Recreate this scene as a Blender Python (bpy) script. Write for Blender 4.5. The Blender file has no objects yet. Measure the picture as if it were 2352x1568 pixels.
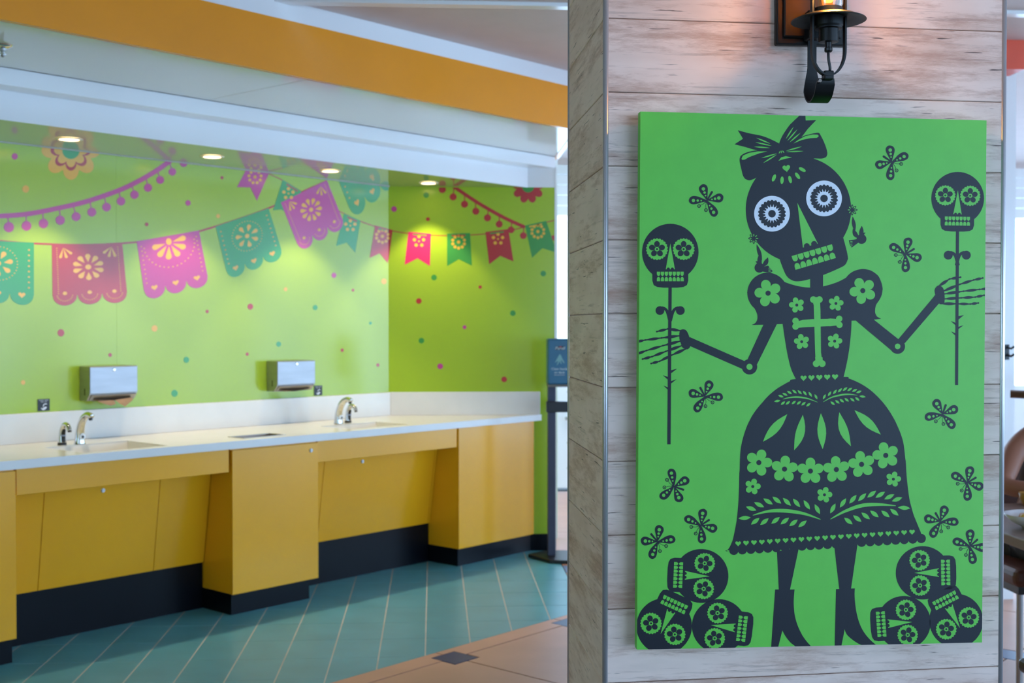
import bpy, math, random
from mathutils import Vector, Matrix
from mathutils.geometry import tessellate_polygon

scene = bpy.context.scene
COL = scene.collection

# ------------------------------------------------------------------ camera
H = 1.45; F = 2795.0; YAW = math.radians(3.705); PIT = math.radians(-0.848)
cam_d = bpy.data.cameras.new('camera')
cam = bpy.data.objects.new('camera', cam_d); COL.objects.link(cam)
cam.location = (0, 0, H)
cam.rotation_euler = (math.pi/2 + PIT, 0, -YAW)
cam_d.sensor_width = 22.3
cam_d.lens = F*22.3/2352
cam_d.clip_start = 0.05; cam_d.clip_end = 200
cam_d.dof.use_dof = True
cam_d.dof.focus_distance = 2.15
cam_d.dof.aperture_fstop = 5.0
scene.camera = cam

# ------------------------------------------------------------------ world, lights, exposure
world = bpy.data.worlds.new('daylight'); scene.world = world
world.use_nodes = True
wn = world.node_tree.nodes
wn['Background'].inputs[0].default_value = (0.43, 0.68, 1.0, 1)
wn['Background'].inputs[1].default_value = 7.0
scene.view_settings.view_transform = 'Standard'
scene.view_settings.look = 'None'
scene.view_settings.gamma = 1.0
scene.view_settings.use_curve_mapping = False
scene.view_settings.exposure = 0.0
LAMP_W = 30.0        # each recessed downlight
SCONCE_W = 5.0

# ------------------------------------------------------------------ photograph geometry helpers
fwd = Vector((math.sin(YAW)*math.cos(PIT), math.cos(YAW)*math.cos(PIT), math.sin(PIT)))
rgt = Vector((math.cos(YAW), -math.sin(YAW), 0)); up = rgt.cross(fwd)
O = Vector((0, 0, H))
def ray(x, y): return fwd + rgt*((x-1176)/F) - up*((y-784)/F)
def onp(x, y, n, c):
    n = Vector(n); d = ray(x, y)
    return O + d*((c-n.dot(O))/n.dot(d))
def onz(x, y, z): return onp(x, y, (0, 0, 1), z)
S = math.sqrt(.5)
YR = 7.742; XC = -0.282
C0 = Vector((XC, YR, 0)); A = Vector((-S, -S, 0)); N = Vector((S, -S, 0))
def fw(s, d, z): return C0 + A*s + N*d + Vector((0, 0, z))       # along the mural wall, off it, up

# ------------------------------------------------------------------ materials
def lin(c):
    return tuple(((v/255)/12.92 if v/255 <= .04045 else ((v/255+.055)/1.055)**2.4) for v in c)+(1,)
MATS = {}
def mat(name, col, rough=.5, metal=0., spec=.5, var=.06, scale=6., bump=0., emit=None, estr=0., coat=0., trans=0., bscale=60., stretch=(1,1,1)):
    if name in MATS: return MATS[name]
    m = bpy.data.materials.new(name); m.use_nodes = True
    nt = m.node_tree; b = nt.nodes['Principled BSDF']
    b.inputs['Roughness'].default_value = rough
    b.inputs['Metallic'].default_value = metal
    b.inputs['Specular IOR Level'].default_value = spec
    b.inputs['Coat Weight'].default_value = coat
    b.inputs['Coat Roughness'].default_value = .05
    b.inputs['Transmission Weight'].default_value = trans
    c = lin(col)
    tc = nt.nodes.new('ShaderNodeTexCoord'); mp = nt.nodes.new('ShaderNodeMapping')
    mp.inputs['Scale'].default_value = stretch
    nt.links.new(tc.outputs['Object'], mp.inputs[0])
    nz = nt.nodes.new('ShaderNodeTexNoise'); nz.inputs['Scale'].default_value = scale; nz.inputs['Detail'].default_value = 4
    nt.links.new(mp.outputs[0], nz.inputs['Vector'])
    rp = nt.nodes.new('ShaderNodeValToRGB')
    rp.color_ramp.elements[0].position = .3; rp.color_ramp.elements[1].position = .7
    rp.color_ramp.elements[0].color = tuple(v*(1-var) for v in c[:3])+(1,)
    rp.color_ramp.elements[1].color = tuple(min(1, v*(1+var)) for v in c[:3])+(1,)
    nt.links.new(nz.outputs['Fac'], rp.inputs[0]); nt.links.new(rp.outputs[0], b.inputs['Base Color'])
    if bump:
        n2 = nt.nodes.new('ShaderNodeTexNoise'); n2.inputs['Scale'].default_value = bscale; n2.inputs['Detail'].default_value = 3
        nt.links.new(mp.outputs[0], n2.inputs['Vector'])
        bp = nt.nodes.new('ShaderNodeBump'); bp.inputs['Strength'].default_value = bump; bp.inputs['Distance'].default_value = .002
        nt.links.new(n2.outputs['Fac'], bp.inputs['Height']); nt.links.new(bp.outputs[0], b.inputs['Normal'])
    if emit:
        b.inputs['Emission Color'].default_value = lin(emit); b.inputs['Emission Strength'].default_value = estr
    MATS[name] = m
    return m

def plank_mat(name, axis):
    m = bpy.data.materials.new(name); m.use_nodes = True; MATS[name] = m
    nt = m.node_tree; L = nt.links.new; b = nt.nodes['Principled BSDF']; b.inputs['Roughness'].default_value = .55
    tc = nt.nodes.new('ShaderNodeTexCoord'); oi = nt.nodes.new('ShaderNodeObjectInfo')
    mu = nt.nodes.new('ShaderNodeMath'); mu.operation = 'MULTIPLY'; mu.inputs[1].default_value = 37
    L(oi.outputs['Random'], mu.inputs[0])
    cb = nt.nodes.new('ShaderNodeCombineXYZ'); L(mu.outputs[0], cb.inputs[0]); L(mu.outputs[0], cb.inputs[1])
    ad = nt.nodes.new('ShaderNodeVectorMath'); ad.operation = 'ADD'
    L(tc.outputs['Object'], ad.inputs[0]); L(cb.outputs[0], ad.inputs[1])
    def noise(sc, along, across, det=5, rough=.6):
        mp = nt.nodes.new('ShaderNodeMapping')
        mp.inputs['Scale'].default_value = (along, across, across) if axis == 'x' else (across, along, across)
        L(ad.outputs[0], mp.inputs[0])
        n = nt.nodes.new('ShaderNodeTexNoise'); n.inputs['Scale'].default_value = sc
        n.inputs['Detail'].default_value = det; n.inputs['Roughness'].default_value = rough
        L(mp.outputs[0], n.inputs['Vector']); return n.outputs['Fac']
    def ramp(src, stops):
        r = nt.nodes.new('ShaderNodeValToRGB'); e = r.color_ramp.elements
        e[0].position = stops[0][0]; e[0].color = stops[0][1]; e[1].position = stops[-1][0]; e[1].color = stops[-1][1]
        for p, c in stops[1:-1]:
            k = e.new(p); k.color = c
        L(src, r.inputs[0]); return r.outputs[0]
    W1, W0 = (1,1,1,1), (0,0,0,1)
    base = ramp(noise(9, .35, 1.2, 3), [(.3, lin((214,184,170))), (.55, lin((232,206,194))), (.75, lin((212,188,176)))])
    def mix(c1, c2, fac):
        x = nt.nodes.new('ShaderNodeMix'); x.data_type = 'RGBA'
        if isinstance(c1, tuple): x.inputs[6].default_value = c1
        else: L(c1, x.inputs[6])
        x.inputs[7].default_value = c2; L(fac, x.inputs[0]); return x.outputs[2]
    # worn patches where brown wood shows, then fine dark cracks along the grain
    patch = ramp(noise(9, .30, 2.0, 9, .76), [(.49, W0), (.60, (.55,.55,.55,1)), (.72, (.85,.85,.85,1))])
    c = mix(base, lin((166,120,98)), patch)
    streak = ramp(noise(60, .07, 1.6, 6, .65), [(.58, W0), (.70, (.5,.5,.5,1))])
    c = mix(c, lin((134,104,92)), streak)
    crack = ramp(noise(90, .11, 2.6, 3, .5), [(.67, W0), (.72, (.85,.85,.85,1))])
    c = mix(c, lin((74,52,46)), crack)
    L(c, b.inputs['Base Color'])
    bp = nt.nodes.new('ShaderNodeBump'); bp.inputs['Strength'].default_value = .25; bp.inputs['Distance'].default_value = .001
    L(patch, bp.inputs['Height']); bp.invert = True; L(bp.outputs[0], b.inputs['Normal'])
    return m

GREEN = mat('lime_laminate', (164,194,44), rough=.2, spec=.62, var=.03, scale=1.5)
def prnt(name, col): return mat('mural_'+name, col, rough=.2, spec=.62, var=.02)
MAG, RED, TEAL, OCH, PINK, GRN = (prnt('magenta',(196,66,142)), prnt('red',(184,56,56)), prnt('teal',(58,160,84)),
    prnt('ochre',(236,178,62)), prnt('pink',(232,52,110)), prnt('green',(66,150,66)))
WHITE = mat('white_laminate', (236,236,236), rough=.16, var=.015, scale=2)
PANELW = mat('white_gloss_panel', (222,222,214), rough=.12, var=.015, scale=2)
CEIL = mat('ceiling_paint', (214,200,196), rough=.6, var=.03)
ORANGE = mat('orange_laminate', (238,150,20), rough=.25, var=.05, scale=2)
YEL = mat('yellow_laminate', (246,173,24), rough=.2, var=.05, scale=1.6)
BLACK = mat('black_kick', (9,12,20), rough=.3, spec=.18, var=.2, scale=3)
SOLID = mat('solid_surface', (232,229,224), rough=.22, var=.02, scale=10)
STEEL = mat('brushed_steel', (172,174,178), rough=.46, metal=1, var=.08, scale=5, stretch=(1,1,8))
STEEL2 = mat('satin_steel', (170,170,170), rough=.38, metal=1, var=.05)
CHROME = mat('chrome', (220,220,220), rough=.06, metal=1, var=.01)
BLK = mat('black_plastic', (14,14,16), rough=.35, var=.1)
IRON = mat('black_iron', (9,9,10), rough=.42, spec=.35, var=.15, scale=20)
ALU = mat('aluminium_trim', (190,188,192), rough=.3, metal=.7, var=.03)
TEALT = mat('teal_tile', (88,164,182), rough=.3, var=.08, scale=5)
TERRA = mat('terracotta_tile', (210,160,136), rough=.42, var=.08, scale=3)
NAVY = mat('navy_tile', (48,64,112), rough=.35, var=.1)
GROUT = mat('grout', (206,200,192), rough=.9, var=.1)
GROUTD = mat('dark_grout', (74,66,58), rough=.9, var=.1)
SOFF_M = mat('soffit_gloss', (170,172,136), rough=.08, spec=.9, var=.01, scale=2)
PGREEN = mat('poster_green', (94,194,62), rough=.45, var=.03, scale=30)
PDARK = mat('poster_dark', (17,23,35), spec=.35, rough=.45, var=.05, scale=30)
PWHITE = mat('poster_white', (222,226,236), rough=.45, var=.02)
EDGE = mat('poster_edge', (70,150,60), rough=.6)
PAPER = mat('kraft_paper', (176,138,104), rough=.9, var=.1, scale=20)
PLANK = plank_mat('whitewashed_plank', 'x')
PLANKS = plank_mat('whitewashed_plank_side', 'y')
LENS = mat('lamp_lens', (255,230,180), emit=(255,214,150), estr=14)

# ------------------------------------------------------------------ object helpers
def base_of(o): return o['_b'] if '_b' in o.keys() else (0,0,0)
ROOTLOC = {}
def finish(o, parent, label=None, cat=None, group=None, kind=None):
    COL.objects.link(o)
    if parent is not None: o.parent = parent
    if label: o['label'] = label
    if cat: o['category'] = cat
    if group: o['group'] = group
    if kind: o['kind'] = kind
    return o
def thing(name, loc, label=None, cat=None, group=None, kind=None):
    o = bpy.data.objects.new(name, None); o.location = loc; o.empty_display_size = .05
    ROOTLOC[o.name] = Vector(loc)
    return finish(o, None, label, cat, group, kind)
def obj(name, vf, m, parent=None, smooth=False, bevel=0, seg=2, label=None, cat=None, group=None, kind=None, mi=None, sub=0):
    vs, fs = vf
    vs = [Vector(v) for v in vs]
    if parent is not None: off = ROOTLOC[parent.name]
    else:
        n = max(1, len(vs))
        off = Vector((sum(v.x for v in vs)/n, sum(v.y for v in vs)/n, min(v.z for v in vs)))
    me = bpy.data.meshes.new(name)
    me.from_pydata([tuple(v-off) for v in vs], [], fs)
    for k in (m if isinstance(m, (list, tuple)) else [m]): me.materials.append(k)
    if mi:
        for p, i in zip(me.polygons, mi): p.material_index = i
    if smooth: me.polygons.foreach_set('use_smooth', [True]*len(me.polygons))
    me.update()
    o = bpy.data.objects.new(name, me)
    if parent is None: o.location = off
    ROOTLOC[o.name] = off
    finish(o, parent, label, cat, group, kind)
    if bevel:
        b = o.modifiers.new('bevel', 'BEVEL'); b.width = bevel; b.segments = seg; b.limit_method = 'ANGLE'; b.angle_limit = .6
    if sub:
        b = o.modifiers.new('sub', 'SUBSURF'); b.levels = sub; b.render_levels = sub
    return o
def join(*vfs):
    V, Fs = [], []
    for v, f in vfs:
        k = len(V); V += list(v); Fs += [tuple(i+k for i in q) for q in f]
    return V, Fs
BF = [(0,3,2,1),(4,5,6,7),(0,1,5,4),(1,2,6,5),(2,3,7,6),(3,0,4,7)]
def hexa(p): return list(p), BF
def box(x0, x1, y0, y1, z0, z1):
    return hexa([Vector(q) for q in ((x0,y0,z0),(x1,y0,z0),(x1,y1,z0),(x0,y1,z0),(x0,y0,z1),(x1,y0,z1),(x1,y1,z1),(x0,y1,z1))])
def boxW(s0, s1, d0, d1, z0, z1, fr=fw):   # box in the mural wall frame (or another frame)
    return hexa([fr(*q) for q in ((s1,d0,z0),(s1,d1,z0),(s0,d1,z0),(s0,d0,z0),(s1,d0,z1),(s1,d1,z1),(s0,d1,z1),(s0,d0,z1))])
def prism(top, bot):
    n = len(top)
    return list(top)+list(bot), [tuple(range(n)), tuple(range(2*n-1, n-1, -1))]+[(i, n+i, n+(i+1) % n, (i+1) % n) for i in range(n)]
def tube(pts, rad, n=12, caps=True):
    pts = [Vector(p) for p in pts]
    if not isinstance(rad, (list, tuple)): rad = [rad]*len(pts)
    V, Fs = [], []; prev = None
    for i, p in enumerate(pts):
        t = (pts[min(i+1, len(pts)-1)]-pts[max(i-1, 0)]).normalized()
        if prev is None:
            prev = t.orthogonal().normalized()
        x = (prev-t*prev.dot(t)).normalized(); y = t.cross(x); prev = x
        for k in range(n):
            a = 2*math.pi*k/n; V.append(p+(x*math.cos(a)+y*math.sin(a))*rad[i])
    for i in range(len(pts)-1):
        for k in range(n):
            Fs.append((i*n+k, i*n+(k+1) % n, (i+1)*n+(k+1) % n, (i+1)*n+k))
    if caps:
        Fs.append(tuple(range(n-1, -1, -1))); Fs.append(tuple(range((len(pts)-1)*n, len(pts)*n)))
    return V, Fs
def lathe(c, prof, n=24, ax=Vector((0,0,1))):
    c = Vector(c); ax = Vector(ax).normalized(); x = ax.orthogonal().normalized(); y = ax.cross(x)
    V, Fs = [], []
    for r, h in prof:
        for k in range(n):
            a = 2*math.pi*k/n; V.append(c+ax*h+(x*math.cos(a)+y*math.sin(a))*max(r, 1e-5))
    for i in range(len(prof)-1):
        for k in range(n): Fs.append((i*n+k, i*n+(k+1) % n, (i+1)*n+(k+1) % n, (i+1)*n+k))
    return V, Fs
def spline(pts, k=8, closed=False):
    P = [Vector(p) for p in pts]; n = len(P); out = []
    rng = range(n) if closed else range(n-1)
    for i in rng:
        if closed: p0, p1, p2, p3 = P[(i-1) % n], P[i], P[(i+1) % n], P[(i+2) % n]
        else: p0, p1, p2, p3 = P[max(i-1, 0)], P[i], P[i+1], P[min(i+2, n-1)]
        for j in range(k):
            t = j/k
            out.append(.5*((2*p1)+(p2-p0)*t+(2*p0-5*p1+4*p2-p3)*t*t+(3*p1-p0-3*p2+p3)*t**3))
    if not closed: out.append(P[-1])
    return out

# ------------------------------------------------------------------ flat print helpers (2-D polygons in picture units)
def clip(poly, planes):
    for a, b, c in planes:                     # keep a*x+b*y+c >= 0
        out = []
        for i in range(len(poly)):
            p, q = poly[i-1], poly[i]
            dp, dq = a*p[0]+b*p[1]+c, a*q[0]+b*q[1]+c
            if (dp >= 0) != (dq >= 0):
                t = dp/(dp-dq); out.append((p[0]+(q[0]-p[0])*t, p[1]+(q[1]-p[1])*t))
            if dq >= 0: out.append(q)
        poly = out
        if len(poly) < 3: return []
    return poly
def edge(p, q):                                # half plane to the right of p->q in picture (y down)
    a, b = -(q[1]-p[1]), (q[0]-p[0]); return (a, b, -(a*p[0]+b*p[1]))
def pmesh(layers, plane, planes=()):
    """layers: (polygons, material, height). plane(x, y, height) -> point."""
    V, Fs, mi, ms = [], [], [], []
    for polys, m, h in layers:
        if m not in ms: ms.append(m)
        for ip, poly in enumerate(polys):
            poly = clip([(p[0], p[1]) for p in poly], planes)
            if len(poly) < 3: continue
            k = len(V); V += [plane(x, y, h+(ip % 24)*.03) for x, y in poly]
            for t in tessellate_polygon([[Vector((x, y, 0)) for x, y in poly]]):
                Fs.append(tuple(k+i for i in t)); mi.append(ms.index(m))
    return (V, Fs), ms, mi
def printed(name, layers, plane, parent, planes=(), **kw):
    vf, ms, mi = pmesh(layers, plane, planes)
    if not vf[1]: return None
    return obj(name, vf, ms, parent, mi=mi, **kw)
def ell(cx, cy, rx, ry=None, rot=0, n=28):
    ry = rx if ry is None else ry; c, s = math.cos(math.radians(rot)), math.sin(math.radians(rot))
    return [(cx+rx*math.cos(t)*c-ry*math.sin(t)*s, cy+rx*math.cos(t)*s+ry*math.sin(t)*c) for t in (2*math.pi*i/n for i in range(n))]
def scal(cx, cy, r, k, amp, n=None, ph=0):
    n = n or k*8
    return [(cx+(r-amp+amp*2*abs(math.sin(k*t/2+ph)))*math.cos(t), cy+(r-amp+amp*2*abs(math.sin(k*t/2+ph)))*math.sin(t)) for t in (2*math.pi*i/n for i in range(n))]
def star(cx, cy, r0, r1, k):
    out = []
    for i in range(k):
        a = 2*math.pi*i/k
        for da, r in ((-.55/k*3, r0), (0, r1), (.55/k*3, r0)):
            out.append((cx+r*math.cos(a+da), cy+r*math.sin(a+da)))
    return out
def leaf(p, q, w, bend=0, n=7):
    px, py = p; qx, qy = q; dx, dy = qx-px, qy-py; L = math.hypot(dx, dy) or 1; nx, ny = -dy/L, dx/L
    up_, dn = [], []
    for i in range(n+1):
        t = i/n; c = math.sin(math.pi*t); b = bend*4*t*(1-t)
        up_.append((px+dx*t+nx*(b+w/2*c), py+dy*t+ny*(b+w/2*c)))
        dn.append((px+dx*t+nx*(b-w/2*c), py+dy*t+ny*(b-w/2*c)))
    return up_+dn[-2:0:-1]
def drop(p, q, w):                              # teardrop, point at p, round at q
    px, py = p; qx, qy = q; a = math.atan2(qy-py, qx-px)
    return [p]+[(qx+w/2*math.cos(a+t), qy+w/2*math.sin(a+t)) for t in (math.radians(-110+22*i) for i in range(11))]
def capsule(p, q, w0, w1=None):
    w1 = w0 if w1 is None else w1; a = math.atan2(q[1]-p[1], q[0]-p[0]); out = []
    for i in range(9):
        t = a+math.pi/2+math.pi*i/8; out.append((p[0]+w0/2*math.cos(t), p[1]+w0/2*math.sin(t)))
    for i in range(9):
        t = a-math.pi/2+math.pi*i/8; out.append((q[0]+w1/2*math.cos(t), q[1]+w1/2*math.sin(t)))
    return out
def band(pts, w):
    pts = [(p[0], p[1]) for p in spline([(x, y, 0) for x, y in pts], 6)]
    l, r_ = [], []
    for i, p in enumerate(pts):
        a, b = pts[max(i-1, 0)], pts[min(i+1, len(pts)-1)]; d = math.hypot(b[0]-a[0], b[1]-a[1]) or 1
        nx, ny = -(b[1]-a[1])/d, (b[0]-a[0])/d; ww = w(i/(len(pts)-1)) if callable(w) else w
        l.append((p[0]+nx*ww/2, p[1]+ny*ww/2)); r_.append((p[0]-nx*ww/2, p[1]-ny*ww/2))
    return l+r_[::-1]
def heart(cx, cy, w, rot=0):
    pts = []
    for i in range(20):
        t = 2*math.pi*i/20
        x = 16*math.sin(t)**3; y = -(13*math.cos(t)-5*math.cos(2*t)-2*math.cos(3*t)-math.cos(4*t))
        pts.append((x*w/32, y*w/32))
    c, s = math.cos(math.radians(rot)), math.sin(math.radians(rot))
    return [(cx+x*c-y*s, cy+x*s+y*c) for x, y in pts]
def petals(cx, cy, r, k=5, rot=-90, pr=.36, pd=.62):
    return [ell(cx+r*pd*math.cos(math.radians(rot+360/k*i)), cy+r*pd*math.sin(math.radians(rot+360/k*i)), r*(1-pd), r*pr, rot+360/k*i, 18) for i in range(k)]
def smooth2(pts, k=5): return [(p.x, p.y) for p in spline([(x, y, 0) for x, y in pts], k, True)]

# ================================================================== STRUCTURE
ZC, ZS = .869, 2.317
# ---- floor: grout bed, teal tiles, terracotta slabs, navy insets
floor = thing('floor', (0, 0, 0), kind='structure', label='tiled floor of teal and terracotta tiles')
obj('grout_bed', box(-6, 9, -4, 12.5, -.06, -.003), GROUTD, floor)
gb = [fw(5, .3, 0), fw(5, 1.8945, 0), Vector((.767, .767-XC-1.8945/S+0, 0)), Vector((.767, YR, 0)), fw(-.3, .3, 0)]
gb[2] = Vector((.767, YR-(1.8945/S-(.767-XC)), 0))
obj('grout_bed', prism([v-Vector((0,0,.001)) for v in gb], [v-Vector((0,0,.006)) for v in gb]), GROUT, floor)
def sd(p): v = Vector((p[0], p[1], 0))-C0; return v.dot(A), v.dot(N)
def wp(s, d): v = fw(s, d, 0); return (v.x, v.y)
# half planes in floor coordinates (a*x+b*y+c>=0)
def hp(n, c): return (n[0], n[1], -c)
dB = 1.893; XB = .767
front_of_wall = hp((N.x, N.y), N.dot(C0)+.0)
def tile(poly, m, name, gap=.003):
    if len(poly) < 3: return
    ar = sum(poly[i-1][0]*poly[i][1]-poly[i][0]*poly[i-1][1] for i in range(len(poly)))/2
    if abs(ar) < 2e-4: return
    if ar < 0: poly = poly[::-1]
    obj(name, prism([Vector((x, y, 0)) for x, y in poly], [Vector((x, y, -.008)) for x, y in poly]), m, floor)
tx, ty = .2025, .307
for i in range(-16, 5):
    for j in range(-8, 6):
        x0, y0 = -.036+i*tx, 6.214+j*ty
        g, g2 = .0031, .0025
        poly = [(x0+g, y0+g2), (x0+tx-g, y0+g2), (x0+tx-g, y0+ty-g2), (x0+g, y0+ty-g2)]
        poly = clip(poly, [hp((N.x, N.y), N.dot(C0)+.3), hp((-N.x, -N.y), -(N.dot(C0)+dB)), (-1, 0, XB), (0, -1, YR)])
        tile(poly, TEALT, 'teal_tile')
# terracotta: border strip along the teal field, then big slabs with navy corner insets (45 degree grid)
PS, PD, SO, DO, hi = .82, .9035, 1.485, 2.013, .074
def sq(s0, s1, d0, d1, g=.003):
    return [wp(s0+g, d0+g), wp(s0+g, d1-g), wp(s1-g, d1-g), wp(s1-g, d0+g)]
TREG = [(-1, 0, 8.6), (1, 0, 5.5), (0, 1, 3.6), (0, -1, 10.45)]
def notch(s0, s1, d0, d1, g=.0045):
    h = hi+g; s0 += g; s1 -= g; d0 += g; d1 -= g; k = hi
    return [wp(*q) for q in ((s0,d0+k),(s0,d1-k),(s0+k,d1-k),(s0+k,d1),(s1-k,d1),(s1-k,d1-k),(s1,d1-k),(s1,d0+k),(s1-k,d0+k),(s1-k,d0),(s0+k,d0),(s0+k,d0+k))]
def terr(poly, m, name):
    poly = clip(poly, TREG); tile(poly, m, name)
for i in range(-10, 5):
    s0 = SO+i*PS
    for j in range(0, 8):
        d0 = DO+j*PD
        c = wp(s0+PS/2, d0+PD/2)
        if not (-4.2 < c[0] < 7 and 2.4 < c[1] < 10.6): continue
        terr(notch(s0, s0+PS, d0, d0+PD), TERRA, 'terracotta_slab')
        terr(sq(s0-hi, s0+hi, d0-hi, d0+hi), NAVY, 'navy_inset')
    # border strip between the teal field and the first grid line (left of XB it follows the 45 degree edge)
    c = wp(s0+PS/2, 1.95)
    if c[0] < XB+.6 and c[1] < 7.4:
        k = hi
        poly = [wp(*q) for q in ((s0+.003,dB+.003),(s0+.003,DO-k),(s0+k,DO-k),(s0+k,DO-.0045),(s0+PS-k,DO-.0045),(s0+PS-k,DO-k),(s0+PS-.003,DO-k),(s0+PS-.003,dB+.003))]
        tile(clip(poly, TREG+[(-1, 0, XB+.003)]), TERRA, 'terracotta_border')
# floor to the right of the teal field and up to the far wall
for y0, y1 in ((5.0,7.03),(7.24,8.4),(8.406,9.5),(9.506,10.44)):
    for x0 in (XB+.006, 1.9, 3.03, 4.16, 5.29):
        poly = clip([(x0, y0), (x0+1.124 if x0 > 1 else 1.894, y0), (x0+1.124 if x0 > 1 else 1.894, y1), (x0, y1)], [hp((-N.x, -N.y), -(N.dot(C0)+DO+.0))])
        tile(poly, TERRA, 'terracotta_slab')
for x0, x1 in ((.956,1.894),(1.9,3.024),(3.03,4.154),(4.16,5.284),(5.29,6.414)): tile(clip([(x0,7.036),(x1,7.036),(x1,7.234),(x0,7.234)], [hp((-N.x, -N.y), -(N.dot(C0)+DO+.0))]), TERRA, 'terracotta_slab')
tile(clip([(XB+.006,7.036),(.95,7.036),(.95,7.234),(XB+.006,7.234)], []), NAVY, 'navy_inset')

# ---- mural walls
SOFF = (-.1144, 1, -325.6)                     # keep below the soffit line
wall_left = thing('wall_left', fw(1.2, 0, 0), kind='structure', label='lime green mural wall with printed banners')
def PLW(x, y, h): return onp(x, y, N, N.dot(C0)+.0006+h*.0004)
def PRW(x, y, h): return onp(x, y, (0,1,0), YR-.0006-h*.0004)
S_SEAM = 1.74
sx = (onp(268, 700, N, N.dot(C0))-C0).dot(A)
obj('wall_panel', boxW(-.12, sx-.0003, -.12, 0, 0, 2.9), GREEN, wall_left)
obj('wall_panel', boxW(sx+.0003, 5.2, -.12, 0, 0, 2.9), GREEN, wall_left)
XE = .7735
wall_right = thing('wall_right', ((XC+XE)/2, YR, 0), kind='structure', label='short lime green mural wall beside the vanity')
obj('wall_panel', box(XC-.1, XE, YR, YR+.1, 0, ZS), GREEN, wall_right)
obj('upper_wall', box(XC-.1, XE, YR, YR+.1, ZS, 2.82), WHITE, wall_right)
obj('edge_strip', box(XE, XE+.012, YR-.002, YR+.11, 0, 2.45), WHITE, wall_right)
bb = obj('baseboard_right', box(.55, XE, YR-.012, YR, 0, .105), BLACK, kind='structure', label='black baseboard under the green wall end')

# ---- ceiling, soffit and beams
ceil = obj('ceiling', box(-6, 9, -4, 12.5, 2.822, 2.95), CEIL, kind='structure', label='pale lilac ceiling')
FR = lambda s, d, z: fw(s, d, z)
def skew(d0, d1, z0, z1, s_hi=5.2, x_end=XE, wallY=YR):
    """bar along the mural wall whose far end is cut off at the plane Y=wallY."""
    return hexa([fw(s_hi,d0,z0),fw(s_hi,d1,z0),fw(-d1,d1,z0),fw(-d0,d0,z0),fw(s_hi,d0,z1),fw(s_hi,d1,z1),fw(-d1,d1,z1),fw(-d0,d0,z1)])
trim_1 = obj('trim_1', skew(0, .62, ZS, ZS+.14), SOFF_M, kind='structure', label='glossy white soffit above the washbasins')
trim_2 = obj('trim_2', skew(.62, .625, ZS-.002, ZS+.13), WHITE, kind='structure', label='white lower fascia of the soffit')
trim_3 = obj('trim_3', skew(.0, .7487, 2.441, 2.5115), WHITE, kind='structure', label='white upper fascia stepping out above the soffit')
# grey-white panel between the upper fascia and the orange fascia, cut by X = XE
D4 = 1.529; D5 = D4-.0295
def cutx(d, x=XE+.004): return fw((XC+S*d-x)/S, d, 0)     # point at offset d with X = x
def at_s(d, x=XE+.004): return (XC+S*d-x)/S
panel = thing('trim_4', fw(1.5, 1.1, 2.515), kind='structure', label='glossy pale ceiling panel behind the orange fascia')
sj0, sj1 = 1.862, 1.866
for s_a, s_b in ((None, sj0), (sj1, 5.2)):
    e0 = at_s(.7) if s_a is None else s_a; e1 = at_s(D5) if s_a is None else s_a
    top = [fw(e0,.7,2.56), fw(s_b,.7,2.56), fw(s_b,D5,2.56), fw(e1,D5,2.56)]
    obj('ceiling_panel', prism(top, [v-Vector((0,0,.0465)) for v in top]), PANELW, panel)
trim_5 = obj('trim_5', hexa([fw(5.2,D4-.03,2.509),fw(5.2,D4,2.509),fw(at_s(D4),D4,2.509),fw(at_s(D4-.03),D4-.03,2.509),
                             fw(5.2,D4-.03,2.739),fw(5.2,D4,2.739),fw(at_s(D4),D4,2.739),fw(at_s(D4-.03),D4-.03,2.739)]), ORANGE, kind='structure', label='long orange fascia beam under the ceiling')
trim_6 = obj('trim_6', hexa([fw(5.2,D4-.05,2.739),fw(5.2,D4-.004,2.739),fw(at_s(D4),D4-.004,2.739),fw(at_s(D4-.05),D4-.05,2.739),
                             fw(5.2,D4-.05,2.822),fw(5.2,D4-.004,2.822),fw(at_s(D4),D4-.004,2.822),fw(at_s(D4-.05),D4-.05,2.822)]), WHITE, kind='structure', label='white band above the orange fascia')
ye = fw(at_s(D4), D4, 0).y
trim_7 = obj('trim_7', box(XE+.004, XE+.034, ye, YR+.1, 2.509, 2.822), ORANGE, kind='structure', label='orange end cap of the fascia beam')
trim_8 = obj('trim_8', box(XE+.03, 6.9, 5.20, 5.26, 2.806, 2.8225), WHITE, kind='structure', label='thin white ceiling rib crossing the room')
trim_9 = obj('trim_9', box(-1.0, XE+.03, 5.20, 5.26, 2.806, 2.8225), WHITE, kind='structure', label='thin white ceiling rib beside the orange fascia')

trim_30 = obj('trim_30', boxW(-.004, 5.2, .0002, .007, ZS-.0045, ZS+.002), mat('pale_strip', (196,200,196), rough=.5), kind='structure', label='thin metal strip between mural wall and soffit')
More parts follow.
